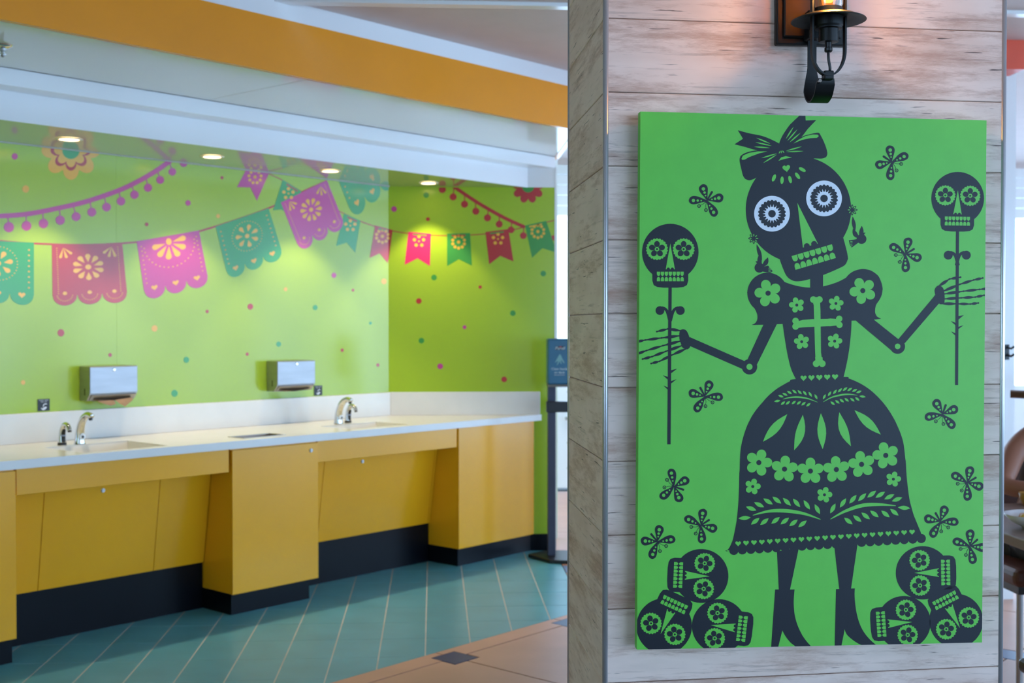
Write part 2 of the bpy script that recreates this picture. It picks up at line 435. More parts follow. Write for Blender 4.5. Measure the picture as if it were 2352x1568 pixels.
# ---- far wall behind the opening, with white locker doors, and the window side of the room
wb = thing('wall_back', (3.5, 10.5, 0), kind='structure', label='white panelled far wall')
for k in range(9):
    z0 = 2.38+k*.09
    if z0 < 2.8: obj('siding_board', box(XE-.3, 8.9, 10.5, 10.6, z0+.004, z0+.088), WHITE, wb)
for x0 in (1.9, 3.3, 4.5, 6.0, 7.5):
    obj('wall_post', box(x0, x0+.18, 10.48, 10.6, 0, 2.384), WHITE, wb)
obj('sill', box(1.9, 8.9, 10.46, 10.6, .82, .9), WHITE, wb)
obj('wall_panel', box(1.9, 8.9, 10.5, 10.6, 0, .82), WHITE, wb)
for k, x0 in enumerate((.62, 1.045, 1.47)):
    dr = thing('door_%d' % (k+1), (x0+.2, 10.5, 0), kind='structure', label='white cupboard door in the far wall')
    obj('door_leaf', box(x0+.003, x0+.42, 10.45, 10.6, .03, 1.25), WHITE, dr)
    obj('handle', box(x0+.09, x0+.21, 10.40, 10.43, .62, .645), STEEL2, dr, bevel=.004)
    obj('handle_rose', box(x0+.13, x0+.16, 10.42, 10.452, .615, .65), STEEL2, dr)
    for zz in (.2, .42, .86, 1.08):
        for xx in (.12, .24): obj('screw_cap', lathe((x0+xx, 10.45, zz), [(0,.006),(.01,.005),(.012,0)], 10, (0,-1,0)), STEEL2, dr)
post = thing('trim_10', (.85, 8.2, 0), kind='structure', label='slim white door jamb behind the green wall')
obj('post', box(.785, .835, 8.15, 8.26, 0, 2.6), WHITE, post)
cl = thing('added_fill_light', (1.9, 9.2, 2.82), 'added square fill light on the ceiling above the white cupboard doors', 'added fill light')  # unseen glowing panel, added to brighten the doors and jamb
obj('frame', box(1.55, 2.25, 8.85, 9.55, 2.806, 2.8222), WHITE, cl)
obj('fill_panel', box(1.58, 2.22, 8.88, 9.52, 2.802, 2.807), mat('cool_fill_glow', (230,240,255), emit=(225,236,255), estr=22), cl)
for k, yy in enumerate((3.3, 4.9, 6.6, 8.4, 10.0)):
    p = thing('trim_%d' % (11+k), (6.9, yy, 0), kind='structure', label='white window column along the bright window side')
    obj('column', box(6.75, 7.05, yy-.16, yy+.16, 0, 2.822), WHITE, p)
obj('trim_20', box(1.05, 2.86, 5.74, 5.9, 2.68, 2.8225), mat('vermilion_paint', (232,84,52), rough=.4), kind='structure', label='vermilion ceiling beam beyond the pillar')
col = thing('trim_21', (2.95, 6.3, 0), kind='structure', label='pale column beyond the pillar')
obj('column', box(2.93, 3.045, 6.2, 6.36, 0, 2.822), WHITE, col)
obj('hook_plate', box(2.985, 3.012, 6.192, 6.2005, 1.26, 1.34), BLK, col)
for zz in (1.285, 1.325): obj('hook', tube([(3.0,6.195,zz),(3.006,6.16,zz-.006),(3.02,6.15,zz+.006)], .006, 8), BLK, col)

obj('wall_side_added', box(-4.1, -3.93, -1.0, 4.1, 0, 2.9), mat('bounce_wall_yellow', (206,194,92), rough=.5), kind='structure', label='added unseen yellow green bounce wall beside the camera')  # unseen, added to darken the pillar side and bounce yellow green onto it
obj('wall_front_added', box(-4.1, 2.5, -4.1, -4, 0, 2.9), mat('cream_blocker_wall', (214,196,166), rough=.6), kind='structure', label='added unseen cream wall blocking light behind the camera')  # unseen, added to hold back light from behind on the pillar front

# ================================================================== MURAL PRINTS
LPL = [SOFF, (-1, 0, 892.6)]
RPL = [(1, 0, -892.2), (0, 1, -430.4), (-1, 0, 1273.2)]
def Lp(name, layers, **k): return printed(name, layers, PLW, wall_left, LPL, **k)
def Rp(name, layers, **k): return printed(name, layers, PRW, wall_right, RPL, **k)
def bil(q):
    (ax, ay), (bx, by), (cx, cy), (dx, dy) = q     # TL TR BR BL
    return lambda u, v: (ax*(1-u)*(1-v)+bx*u*(1-v)+cx*u*v+dx*(1-u)*v, ay*(1-u)*(1-v)+by*u*(1-v)+cy*u*v+dy*(1-u)*v)
def mapm(q, polys):
    f = bil(q); return [[f(x, y) for x, y in p] for p in polys]
def flag_base():
    p = [(0,0),(1,0),(1,.84)]
    for k in (2, 1, 0):
        for i in range(13):
            t = math.pi*i/12; p.append((k/3+1/6+math.cos(t)/6.2, .84+.16*math.sin(t)))
    p.append((0,.84)); return p
def dotline(p, q, n, r): return [ell(p[0]+(q[0]-p[0])*i/(n-1), p[1]+(q[1]-p[1])*i/(n-1), r, r*.95, n=8) for i in range(n)]
def dotarc(cx, cy, r, a0, a1, n, rr): return [ell(cx+r*math.cos(math.radians(a0+(a1-a0)*i/(n-1))), cy+r*math.sin(math.radians(a0+(a1-a0)*i/(n-1))), rr, n=8) for i in range(n)]
def rosette(cx, cy, r, k, w): return [drop((cx+r*.38*math.cos(t), cy+r*.38*math.sin(t)), (cx+r*.82*math.cos(t), cy+r*.82*math.sin(t)), w) for t in (2*math.pi*i/k+math.pi/2 for i in range(k))]+[ell(cx, cy, r*.19, n=14)]
def deco(kind):
    o = []
    if kind == 'A':
        o += rosette(.5, .38, .22, 10, .075)
        for sx_ in (-1, 1):
            for da in (-36, 0, 36):
                a = math.radians(90+da+sx_*18); bx = .5+sx_*.31
                o.append(drop((bx+.03*sx_, .05), (bx+.03*sx_+.13*math.cos(a), .05+.16*math.sin(a)), .042))
            o += dotline((.5+sx_*.43, .06), (.5+sx_*.42, .8), 22, .008)
        for k in range(3):
            o.append(ell(k/3+1/6, .80, .03, n=12)); o += dotarc(k/3+1/6, .82, .105, 10, 170, 11, .008)
    if kind == 'B':
        for a in range(-8, 200, 36):
            t = math.radians(a); o.append(drop((.5+.06*math.cos(t), .12+.06*math.sin(t)), (.5+.23*math.cos(t), .12+.24*math.sin(t)), .095))
        o.append(ell(.5, .10, .045, .06, n=14))
        o += dotarc(.5, .14, .40, 0, 180, 19, .011)
        for sx_ in (-1, 1): o += dotline((.5+sx_*.44, .1), (.5+sx_*.44, .72), 9, .011)
        o += [heart(k/3+1/6, .82, .10) for k in range(3)]
    if kind == 'C':
        o += rosette(.5, .36, .21, 7, .075); o += dotarc(.5, .36, .27, 0, 350, 34, .009)
        for sx_ in (-1, 1): o += dotline((.5+sx_*.43, .12), (.5+sx_*.43, .72), 8, .014)
        o += [heart(k/3+1/6, .84, .10) for k in range(3)]
    return o
def flag(q, m, kind, fn=None):
    fn = fn or Lp
    b = fn('printed_flag', [(mapm(q, [flag_base()]), m, 1)])
    if b:
        vf, ms, mi = pmesh([(mapm(q, deco(kind)), OCH, 2)], PLW, LPL)
        if vf[1]:
            obj('flag_pattern', vf, ms, b, mi=mi)
BACK = 0
flag([(-290,528),(-125,543),(-133,690),(-302,672)], MAG, 'B')
# garland strings first
def string(fn, pts, w, m, h=.5, name='printed_string'): return fn(name, [([band(pts, w)], m, h)])
string(Lp, [(-300,526),(-125,543),(0,553),(78,559),(200,562),(314,556),(400,545),(495,520),(617,478),(700,438),(751,415)], 4.2, RED, .3)
flag([(-84,549),(78,557),(78,702),(-90,690)], TEAL, 'C')
flag([(119,562),(281,559),(294,694),(121,703)], RED, 'A')
flag([(314,554),(457,529),(481,655),(334,690)], MAG, 'B')
flag([(495,520),(617,478),(652,592),(525,643)], TEAL, 'C')
flag([(645,465),(751,414),(794,521),(690,578)], MAG, 'A')
flag([(752,348),(868,299),(915,420),(812,503)], TEAL, 'C')
def pennant(fn, pts, m, m2, k, plane, planes, wall, rot=0):
    b = fn('printed_pennant', [([pts], m, .8)])
    if not b: return
    cx = sum(p[0] for p in pts[:2]+[pts[3]])/3; cy = sum(p[1] for p in pts[:2]+[pts[3]])/3
    r = 13 if k == 5 else 16.5
    pol = [ell(cx+r*.85*math.cos(t), cy+r*.85*math.sin(t), 4 if k == 5 else 3.6, n=10) for t in (2*math.pi*i/k-math.pi/2 for i in range(k))]+[ell(cx, cy, 2.2 if k == 5 else 3.8, n=10)]
    a, c = pts[0], pts[1]
    bar = band([(a[0]+(c[0]-a[0])*.2, a[1]+(c[1]-a[1])*.2+5), (a[0]+(c[0]-a[0])*.8, a[1]+(c[1]-a[1])*.8+5)], 3)
    vf, ms, mi = pmesh([(pol, OCH, 1.4), ([bar], m2, 1.4)], plane, planes)
    obj('pennant_pattern', vf, ms, b, mi=mi)
PN = [([(564.5,391),(618,397.7),(590,461),(575,430),(544.5,429.6)], MAG, MAG, 9, 0),
      ([(649.4,412.6),(692.6,439.4),(665,492),(646,481),(627,482.8)], TEAL, RED, 5, 0),
      ([(790,490),(828,506.6),(816,580),(796,557),(772,564.7)], TEAL, RED, 5, 0),
      ([(861.5,517.6),(901.7,528),(890.7,604),(872,581.7),(849,592)], RED, TEAL, 10, 0),
      ([(861.5,517.6),(901.7,528),(892,602),(872,581.7),(849,592)], RED, RED, 10, 1),
      ([(938,532),(990,536.4),(987.5,610.9),(959,593),(929.4,607.9)], PINK, GRN, 5, 1),
      ([(1026.8,536.4),(1079.8,534.9),(1084,610),(1053.6,595),(1026.8,611)], GRN, RED, 10, 1),
      ([(1115,532.5),(1167.7,526),(1179.6,600.4),(1149,587.6),(1123.6,607)], RED, GRN, 5, 1),
      ([(1206,517.6),(1254.7,507),(1279,580),(1245.8,570),(1222,592)], GRN, OCH, 10, 1)]
string(Lp, [(618,399),(655,417),(693,440),(740,465),(790,490),(828,508),(862,520),(896,530)], 2.2, RED, .3)
string(Rp, [(888,528),(938,536),(990,540),(1035,541),(1080,539.5),(1115,537),(1168,530),(1206,521),(1255,510),(1278,505)], 2.2, RED, .3)
for pts, m, m2, k, w in PN:
    if w == 0: pennant(Lp, pts, m, m2, k, PLW, LPL, wall_left)
    else: pennant(Rp, pts, m, m2, k, PRW, RPL, wall_right)
def pompoms(fn, bandpts, w, poms, m):
    polys = [band(bandpts, w)]
    sp = spline([(x, y, 0) for x, y in bandpts], 12)
    for x, y, r in poms:
        polys.append(ell(x, y, r, n=22))
        q = min(sp, key=lambda p: (p.x-x*1.0+2)**2+(p.y-(y-r-8))**2)
        polys.append(band([(q.x, q.y), (x, y)], 2.4))
    fn('printed_pompom_garland', [([p], m, .3+.02*i) for i, p in enumerate(polys)])
pompoms(Lp, [(-320,484),(-200,494),(-100,499),(0,496),(59.6,491.7),(119,481),(193.6,464),(268,439),(313,418.5),(357.5,393),(400,363)], 11,
        [(-284,511,13.5),(-240,516,13.4),(-196,520,13.2),(-152,523,13),(-108,525,12.7),(-64,525,12.4),(-21,524,12.1),(20.5,521.5,11.8),(61,518.5,11.2),(100,513,11),(138.5,505.5,10.7),(175,497.3,10.3),(211,487,10.2),(245,475.5,10),(278,462,9.8),(309,447,9.6),(340,431,9.4),(368,413,9.2),(396,394.5,8.8),(422,375,8.5)], MAG)
pompoms(Rp, [(1030,420),(1043,429),(1096.8,465),(1156.4,499),(1205.5,521.5)], 8,
        [(1016,435,8.3),(1040.8,452,8.2),(1067,468.8,8.2),(1093,485,8.2),(1119.8,500,8.2),(1146.6,514.6,8),(1174,527.5,7.8),(1202,541,7.8),(1271,546,6)], RED)
fl = Lp('printed_flower', [(petals(163,345,68,8,-90,.27,.66)+[ell(163,345,50)], OCH, .4),
     (petals(163,345,47,8,-90,.27,.66)+[ell(163,345,34)], RED, .8), (petals(163,345,39,8,-90,.27,.66)+[ell(163,345,28)], OCH, 1.2), ([ell(163,345,20)], TEAL, 1.6)])
Rp('printed_flower', [(petals(1213,430,37,9,-90,.24,.7)+[ell(1213,430,27)], RED, .4), ([ell(1213,428,14)], GRN, .8)])
for x, y, m, r in ((34,359,MAG,7.5),(59,434,OCH,8.5),(432,466,MAG,6.5),(501,496,OCH,5),(337,515,RED,4.5),(510,408,RED,4),(767,632,MAG,6),(656,664,OCH,4.5),(811,666,RED,3.5),
        (882,646,OCH,6.5),(575,704,RED,7),(476,715,RED,4),(724,706,TEAL,6),(851,742,TEAL,3.5),(140,764,RED,8.5),(355,754,OCH,7.5),(640,790,TEAL,6),(786,804,RED,4),
        (253,815,RED,4.5),(568,813,RED,4),(428,826,TEAL,7),(401,903,TEAL,8),(53,878,OCH,5.5),(868,838,RED,4)):
    Lp('printed_dot', [([ell(x, y, r*.93, r, n=18)], m, .4)])
for x, y, m, r in ((905,480,MAG,6.5),(979,448,GRN,6.5),(983,503,RED,4.5),(997,637,GRN,6.5),(1103,659,RED,4),(962,691,RED,6.5),(1248,628,GRN,6.5),(1178,719,GRN,6.5),
        (1067,751,MAG,4.5),(968,782,GRN,6.5),(1011,841,MAG,6.5),(1158,871,RED,6.5),(1258,808,OCH,3)):
    Rp('printed_dot', [([ell(x, y, r, n=18)], m, .4)])

# ================================================================== VANITY
# ---- worktop with backsplash, basins and waste chute
wt = thing('vanity_worktop', fw(1.2, .35, .83), 'long white solid-surface worktop with two sunken basins and a backsplash', 'worktop')
basins = [(2.006, 2.444, .265, .623), (.405, .834, .328, .602)]
chute = (1.30, 1.549, .478, .60)
sb = [3.6, 2.444, 2.006, 1.549, 1.30, .834, .405, None]
db = [.0, .265, .328, .478, .602, .612, .623, .688]
holes = basins+[chute]
def sval(i, d): return sb[i] if sb[i] is not None else -d
def filled(i, j):
    if i < 0 or j < 0 or i >= len(sb)-1 or j >= len(db)-1: return False
    if sb[i+1] is None: return True
    sm, dm = (sb[i]+sb[i+1])/2, (db[j]+db[j+1])/2
    return not any(a < sm < b and c < dm < e for a, b, c, e in holes)
V, Fs, ix = [], [], {}
def vid(i, j, k):
    if (i, j, k) not in ix:
        ix[(i,j,k)] = len(V); V.append(fw(sval(i, db[j]), db[j], ZC if k else .831))
    return ix[(i,j,k)]
for i in range(len(sb)-1):
    for j in range(len(db)-1):
        if not filled(i, j): continue
        c = [(i,j),(i+1,j),(i+1,j+1),(i,j+1)]
        Fs.append(tuple(vid(*q, 1) for q in c)); Fs.append(tuple(vid(*q, 0) for q in c[::-1]))
        for (di, dj), (p, q) in (((0,-1),(0,1)),((1,0),(1,2)),((0,1),(2,3)),((-1,0),(3,0))):
            if not filled(i+di, j+dj): Fs.append((vid(*c[p],0), vid(*c[q],0), vid(*c[q],1), vid(*c[p],1)))
obj('top_slab', (V, Fs), SOLID, wt)
for a, b, c, e in basins:
    zb = .745; g = .03
    t = [fw(a,c,ZC-.006),fw(b,c,ZC-.006),fw(b,e,ZC-.006),fw(a,e,ZC-.006)]
    bt = [fw(a+g,c+.06,zb),fw(b-g,c+.06,zb-.004),fw(b-g,e-g,zb-.004),fw(a+g,e-g,zb)]
    bo = obj('basin', (t+bt, [(0,1,5,4),(1,2,6,5),(2,3,7,6),(3,0,4,7),(4,5,6,7)]), SOLID, wt)
    obj('drain', lathe(fw((a+b)/2, (c+e)/2, zb), [(0,.004),(.022,.004),(.027,0)], 18), CHROME, bo)
a, b, c, e = chute
rim = join(boxW(a-.008,a+.002,c-.008,e+.008,ZC-.01,ZC+.002), boxW(b-.002,b+.008,c-.008,e+.008,ZC-.01,ZC+.002), boxW(a+.002,b-.002,c-.008,c+.002,ZC-.01,ZC+.002), boxW(a+.002,b-.002,e-.002,e+.008,ZC-.01,ZC+.002))
obj('waste_chute_rim', rim, STEEL2, wt, label='steel rim of the waste opening')
liner = ([fw(a,c,ZC-.006),fw(b,c,ZC-.006),fw(b,e,ZC-.006),fw(a,e,ZC-.006),fw(a,c,.70),fw(b,c,.70),fw(b,e,.70),fw(a,e,.70)], [(0,1,5,4),(1,2,6,5),(2,3,7,6),(3,0,4,7)])
obj('waste_chute_liner', liner, STEEL, wt)
obj('backsplash', boxW(-.005, 3.6, .0012, .02, ZC, 1.015), SOLID, wt, bevel=.003)
obj('backsplash', box(XC+.012, .68, YR-.02, YR-.0015, ZC, 1.016), SOLID, wt, bevel=.003)

# ---- cabinets (each unit one thing)
def cab(name, s0, s1, label, kick, lock=None, skewed=False, door=True):
    t = thing(name, fw((s0+s1)/2, .35, 0), label, 'cabinet', 'yellow vanity units')
    if skewed: bd = hexa([fw(s1,.03,.103),fw(s1,.637,.103),fw(-.637,.637,.103),fw(-.03,.03,.103),fw(s1,.03,.826),fw(s1,.637,.826),fw(-.637,.637,.826),fw(-.03,.03,.826)])
    else: bd = boxW(s0, s1, .03, .637, .103, .826)
    obj('cabinet_body', bd, YEL, t)
    if skewed: df = hexa([fw(s1,.637,.103),fw(s1,.655,.103),fw(-.652,.655,.103),fw(-.635,.637,.103),fw(s1,.637,.8305),fw(s1,.655,.8305),fw(-.652,.655,.8305),fw(-.635,.637,.8305)])
    else: df = boxW(s0, s1, .637, .655, .101, .820)
    d = obj('cabinet_door', df, YEL, t, bevel=.0015)
    if kick:
        k0, k1 = kick
        if skewed: kd = hexa([fw(k1,.05,0),fw(k1,.645,0),fw(-.64,.645,0),fw(-.05,.05,0),fw(k1,.05,.103),fw(k1,.645,.103),fw(-.64,.645,.103),fw(-.05,.05,.103)])
        else: kd = boxW(k0, k1, .05, .645, 0, .103)
        obj('toe_kick', kd, BLACK, t)
    if lock: lockp(fw(lock[0], .655, lock[1]), N, d)
    return t
def lockp(p, ax, parent):
    obj('lock', lathe(p, [(.0,.006),(.006,.006),(.0062,.004),(.0095,.004),(.011,0)], 16, ax), STEEL2, parent, smooth=False)
cab('vanity_cabinet', 2.775, 3.5, 'yellow vanity cabinet at the far end from the green end wall', (2.79, 3.48))
cab('vanity_cabinet', 1.117, 1.663, 'yellow vanity cabinet with a lock, under the waste opening between both basins', (1.172, 1.665), (1.165, .782))
cab('vanity_cabinet', 0, .042, 'yellow vanity cabinet wedged against the green end wall', (0, .04), None, True)
def bay(s0, s1, seams, lock, label, ap0, ap1):
    t = thing('sink_bay', fw((s0+s1)/2, .4, 0), label, 'cabinet', 'yellow vanity units')
    obj('apron', boxW(ap0, ap1, .615, .645, .713, .8305), YEL, t, bevel=.0015)
    zt, zb, dt, dbm = .74, .235, .485, .412
    cuts = [s1]+seams+[s0]
    for i in range(len(cuts)-1):
        hi_, lo = cuts[i], cuts[i+1]
        g = .0018
        def pt(s, k, z): dd = dbm+(dt-dbm)*(z-zb)/(zt-zb); return fw(s, dd-k, z)
        # seams lean with the panel
        pn = hexa([pt(hi_-g,.018,zb),pt(hi_-g,0,zb),pt(lo+g,0,zb),pt(lo+g,.018,zb),pt(hi_-g,.018,zt),pt(hi_-g,0,zt),pt(lo+g,0,zt),pt(lo+g,.018,zt)])
        door = (i == 1)
        o = obj('access_door' if door else 'filler_panel', pn, YEL, t)
        if door:
            dd = dbm+(dt-dbm)*(lock[1]-zb)/(zt-zb)
            lockp(fw(lock[0], dd, lock[1]), N, o)
    obj('recess_kick', boxW(s0+.002, s1-.002, .30, .402, 0, .24), BLACK, t)
    obj('back_panel', boxW(s0+.002, s1-.002, .03, .05, .24, .83), YEL, t)
    return t
bay(1.665, 2.773, [2.553, 1.957], (2.262, .668), 'yellow sink bay with sloped door and wide fillers, below the dispenser with hanging towels', 1.676, 2.767)
bay(.044, 1.115, [.925, .062], (.645, .666), 'yellow sink bay with sloped access door, beside the cabinet at the green end wall', .046, 1.113)

# ---- taps and soap spouts
def faucet(s, d, label, sd_=1):
    t = thing('sensor_faucet', fw(s, d, ZC), label, 'faucet', 'chrome sensor faucets')
    P = [fw(s, d+x, ZC+z) for x, z in ((0,.0),(.0,.03),(.004,.065),(.018,.10),(.042,.128),(.072,.143),(.098,.143),(.112,.137))]
    obj('spout', tube(spline(P, 5), [(.0255-.0125*min(1, i/30)) for i in range(36)], 18), CHROME, t, smooth=True)
    obj('aerator', lathe(fw(s, d+.102, ZC+.133), [(.0,0),(.0095,0),(.0095,-.012),(.007,-.014),(0,-.014)], 16), BLK, t)
    e = obj('sensor_eye', lathe(fw(s, d+.022, ZC+.036), [(0,.008),(.007,.008),(.0155,.005),(.017,0)], 18, N), mat('sensor_ring', (235,240,245), rough=.2), t)
    obj('sensor_window', lathe(fw(s, d+.029, ZC+.036), [(0,.003),(.0065,.002),(.007,0)], 14, N), BLK, e)
    obj('base_collar', lathe(fw(s, d, ZC), [(.0,.004),(.028,.004),(.03,0)], 22), CHROME, t)
def soap(s, d, label):
    t = thing('soap_spout', fw(s, d, ZC), label, 'soap dispenser', 'chrome soap spouts')
    obj('base_ring', lathe(fw(s, d, ZC), [(.0,.012),(.019,.012),(.021,.008),(.021,0)], 20), BLK, t)
    P = [fw(s, d+x, ZC+z) for x, z in ((0,.010),(.0,.04),(.004,.07),(.018,.093),(.04,.100),(.060,.090),(.070,.072))]
    obj('spout', tube(spline(P, 5), [.019-.008*min(1, i/20) for i in range(31)], 16), CHROME, t, smooth=True)
    obj('outlet', tube([fw(s,d+.070,ZC+.073), fw(s,d+.0725,ZC+.066)], .009, 12), BLK, t)
    obj('sensor_cover', tube(spline([fw(s, d+.0075+x, ZC+z) for x, z in ((0,.014),(.001,.035),(.006,.06),(.013,.075))], 4), [.0125,.0125,.0122,.012,.0118,.0114,.011,.0105,.0102,.0098,.0094,.009,.008], 12), BLK, t, smooth=True, label='black sensor strip')
    obj('clear_band', tube([fw(s,d+.009,ZC+.044), fw(s,d+.0095,ZC+.050)], .0138, 14), mat('grey_band', (150,160,185), rough=.3), t)
faucet(2.245, .235, 'curved chrome sensor faucet below the dispenser with hanging paper towels')
soap(2.325, .215, 'black and chrome soap spout below the black sign beside the hanging paper towels')
faucet(.640, .262, 'curved chrome sensor faucet at the basin near the green corner')
soap(.548, .240, 'black and chrome soap spout between the faucet and the green corner')

# ---- paper towel dispensers
def towels(s0, s1, label, hang):
    t = thing('towel_dispenser', fw((s0+s1)/2, .0, 1.06), label, 'towel dispenser', 'steel paper towel dispensers')
    zt, zb = 1.235, 1.062; m = (s0+s1)/2
    side = lambda s: [fw(s,.0012,zb), fw(s,.07,zb), fw(s,.098,zb+.03), fw(s,.098,zt), fw(s,.0012,zt)]
    obj('case', prism(side(s1), side(s0)), STEEL, t, bevel=.003)
    dr = obj('front_cover', boxW(s0, s1, .098, .104, zb+.036, zt-.002), STEEL, t, bevel=.003)
    obj('lock', lathe(fw(m,.104,zt-.018), [(0,.004),(.006,.004),(.009,.003),(.0095,0)], 16, N), CHROME, dr)
    obj('bottom_lip', hexa([fw(s1-.01,.074,zb),fw(s1-.01,.104,zb+.026),fw(s0+.01,.104,zb+.026),fw(s0+.01,.074,zb),fw(s1-.01,.07,zb+.004),fw(s1-.01,.10,zb+.034),fw(s0+.01,.10,zb+.034),fw(s0+.01,.07,zb+.004)]), STEEL2, t)
    obj('side_slot', boxW(s1, s1+.001, .050, .056, zb+.028, zb+.062), BLK, t)
    obj('towel_slot', boxW(s0+.03, s1-.03, .02, .075, zb-.0012, zb), BLK, t)
    pts = [fw(s1-.035,.025,zb+.004), fw(s1-.035,.082,zb+.010), fw(m,.088,zb+.004), fw(s0+.035,.084,zb+.014), fw(s0+.035,.025,zb+.004)]
    pp = thing('paper_towel', fw(m, .05, zb), ('crumpled brown paper towel hanging out of its dispenser' if hang else 'brown paper towel edge just showing in the dispenser beside the green corner'), 'paper towel', 'brown paper towels')
    obj('sheet', (
        [fw(s1-.03,.03,zb-.0025), fw(s1-.03,.094,zb+.006), fw(m,.097,zb-.003), fw(s0+.03,.096,zb+.010), fw(s0+.03,.03,zb-.0025), fw(m,.03,zb-.0025)],
        [(0,1,2,5),(5,2,3,4)]), PAPER, pp)
    if hang:
        obj('fold', ([fw(s1-.05,.096,zb+.004), fw(m,.10,zb+.0), fw(m-.01,.104,zb-.018), fw(m+.02,.106,zb-.027), fw(s1-.045,.10,zb-.004)], [(0,1,2,3,4)]), PAPER, pp)
        obj('fold', ([fw(m-.005,.098,zb+.002), fw(s0+.03,.098,zb+.012), fw(s0+.028,.104,zb-.004), fw(m-.055,.112,zb-.034), fw(m-.03,.11,zb-.02)], [(0,1,2,3,4)]), PAPER, pp)
towels(1.849, 2.115, 'steel paper towel dispenser with brown towels hanging out of its mouth', True)
towels(.681, .954, 'steel paper towel dispenser with closed mouth, near the green corner', False)

# ---- small black hand-wash signs on the wall
GREYT = mat('sign_grey', (170,172,178), rough=.5)
def handsign(s0, s1, label):
    z0, z1 = 1.0205, 1.079; w = s1-s0
    t = thing('hand_wash_sign', fw((s0+s1)/2, 0, z0), label, 'sign', 'small black signs')
    obj('plate', boxW(s0, s1, .0012, .003, z0, z1), BLK, t)
    def pl(x, y, h): return fw(s1-x*w, .0032+h*.0002, z1-y*(z1-z0))
    blocks = []
    for y, x0, x1, n in ((.10,.12,.9,12),(.235,.25,.77,8)):
        for i in range(n):
            if i == n//2: continue
            xx = x0+(x1-x0)*i/n; blocks.append([(xx,y-.035),(xx+(x1-x0)/n*.72,y-.035),(xx+(x1-x0)/n*.72,y+.035),(xx,y+.035)])
    printed('sign_lettering', [(blocks, GREYT, 0)], pl, t)
    printed('hand_symbol', [([smooth2([(.26,.72),(.40,.78),(.50,.72),(.62,.65),(.74,.68),(.68,.82),(.48,.93),(.34,.87)], 4), band([(.46,.60),(.50,.48),(.62,.42),(.76,.44)], .075), ell(.45,.67,.03,.04,n=10)], PWHITE, 0)], pl, t)
handsign(2.274, 2.336, 'small black hand-wash sign standing on the backsplash beside the dispenser with hanging towels')
handsign(.544, .606, 'small black hand-wash sign at the lower corner of the closed towel dispenser')

# ================================================================== SOFFIT FITTINGS
for k, s in enumerate((2.34, 1.545, .75, -.035)):
    lab = ['recessed downlight in front of the ochre printed flower', 'recessed downlight above the waste opening', 'recessed downlight above the faucet near the green corner', 'recessed downlight beside the short green wall'][k]
    t = thing('recessed_downlight', fw(s, .325, ZS), 'round white '+lab, 'downlight', 'soffit downlights')
    c = fw(s, .325, ZS)
    obj('trim_ring', lathe(c, [(.045,-.0005),(.048,-.006),(.056,-.006),(.062,-.0008)], 28), WHITE, t, smooth=True)
    obj('lens', lathe(c, [(0,-.0025),(.046,-.0025),(.047,-.0005)], 24), LENS, t)
    ld = bpy.data.lights.new('downlight_beam', 'SPOT'); ld.energy = LAMP_W; ld.spot_size = math.radians(88); ld.spot_blend = .4; ld.shadow_soft_size = .03
    ld.color = (1.0, .82, .54)
    lo = bpy.data.objects.new('downlight_beam', ld); lo.location = (0, 0, -.012); COL.objects.link(lo); lo.parent = t
sp = thing('fire_sprinkler', fw(3.05, 1.127, 2.5135), 'small chrome fire sprinkler hanging from the pale ceiling panel', 'sprinkler')
c = fw(3.05, 1.127, 2.5135)
obj('escutcheon', lathe(c, [(.0,-.012),(.018,-.012),(.034,-.004),(.036,0)], 24), CHROME, sp, smooth=True)
obj('body', lathe(c, [(.011,-.01),(.011,-.022),(.007,-.024),(.007,-.04),(.004,-.046),(0,-.046)], 14), STEEL2, sp)
obj('deflector', lathe(c, [(0,-.033),(.013,-.033),(.013,-.036),(0,-.036)], 16), CHROME, sp)

# ================================================================== HAND SANITISER STAND
st = thing('sanitizer_stand', (.80, 7.42, 0), 'dark metal stand carrying a teal hand sanitizer dispenser beside the green wall end', 'dispenser stand')
DKST = mat('gunmetal', (62,66,84), rough=.45, metal=.3, var=.08)
base = [(.585,7.50),(.70,7.30),(1.02,7.22),(1.06,7.44),(.98,7.60),(.70,7.62)]
obj('base_plate', prism([Vector((x,y,.022)) for x,y in base], [Vector((x,y,.0)) for x,y in base]), BLK, st, bevel=.004)
for x0 in (.703, .853): obj('post', box(x0, x0+.048, 7.44, 7.475, .02, 1.13), DKST, st, bevel=.003)
obj('cross_bar', box(.692, .912, 7.405, 7.445, .906, .973), BLK, st, bevel=.003)
bxm = mat('teal_print', (34,98,128), rough=.3, var=.18, scale=5)
bd = obj('dispenser_box', box(.693, .853, 7.35, 7.46, 1.078, 1.358), bxm, st, bevel=.012, seg=3)
obj('box_side', box(.846, .8545, 7.36, 7.45, 1.09, 1.348), mat('blue_side', (40,120,190), rough=.3), bd)
obj('drip_tray', hexa([Vector(q) for q in ((.70,7.36,1.064),(.846,7.36,1.064),(.846,7.45,1.064),(.70,7.45,1.064),(.695,7.352,1.079),(.851,7.352,1.079),(.851,7.455,1.079),(.695,7.455,1.079))]), mat('grey_tray', (120,118,112), rough=.5), st)
def PB(x, y, h): return onp(x, y, (0,1,0), 7.3492-h*.0003)
LW = mat('logo_white', (215,225,225), rough=.4)
printed('logo_plate', [([[(1275,803),(1276.5,795.5),(1297,794.5),(1296,803)]], BLK, 0), ([[(1284,797.5),(1285,795),(1290,794.8),(1290,797)]], mat('logo_red',(170,40,50)), .6)], PB, bd)
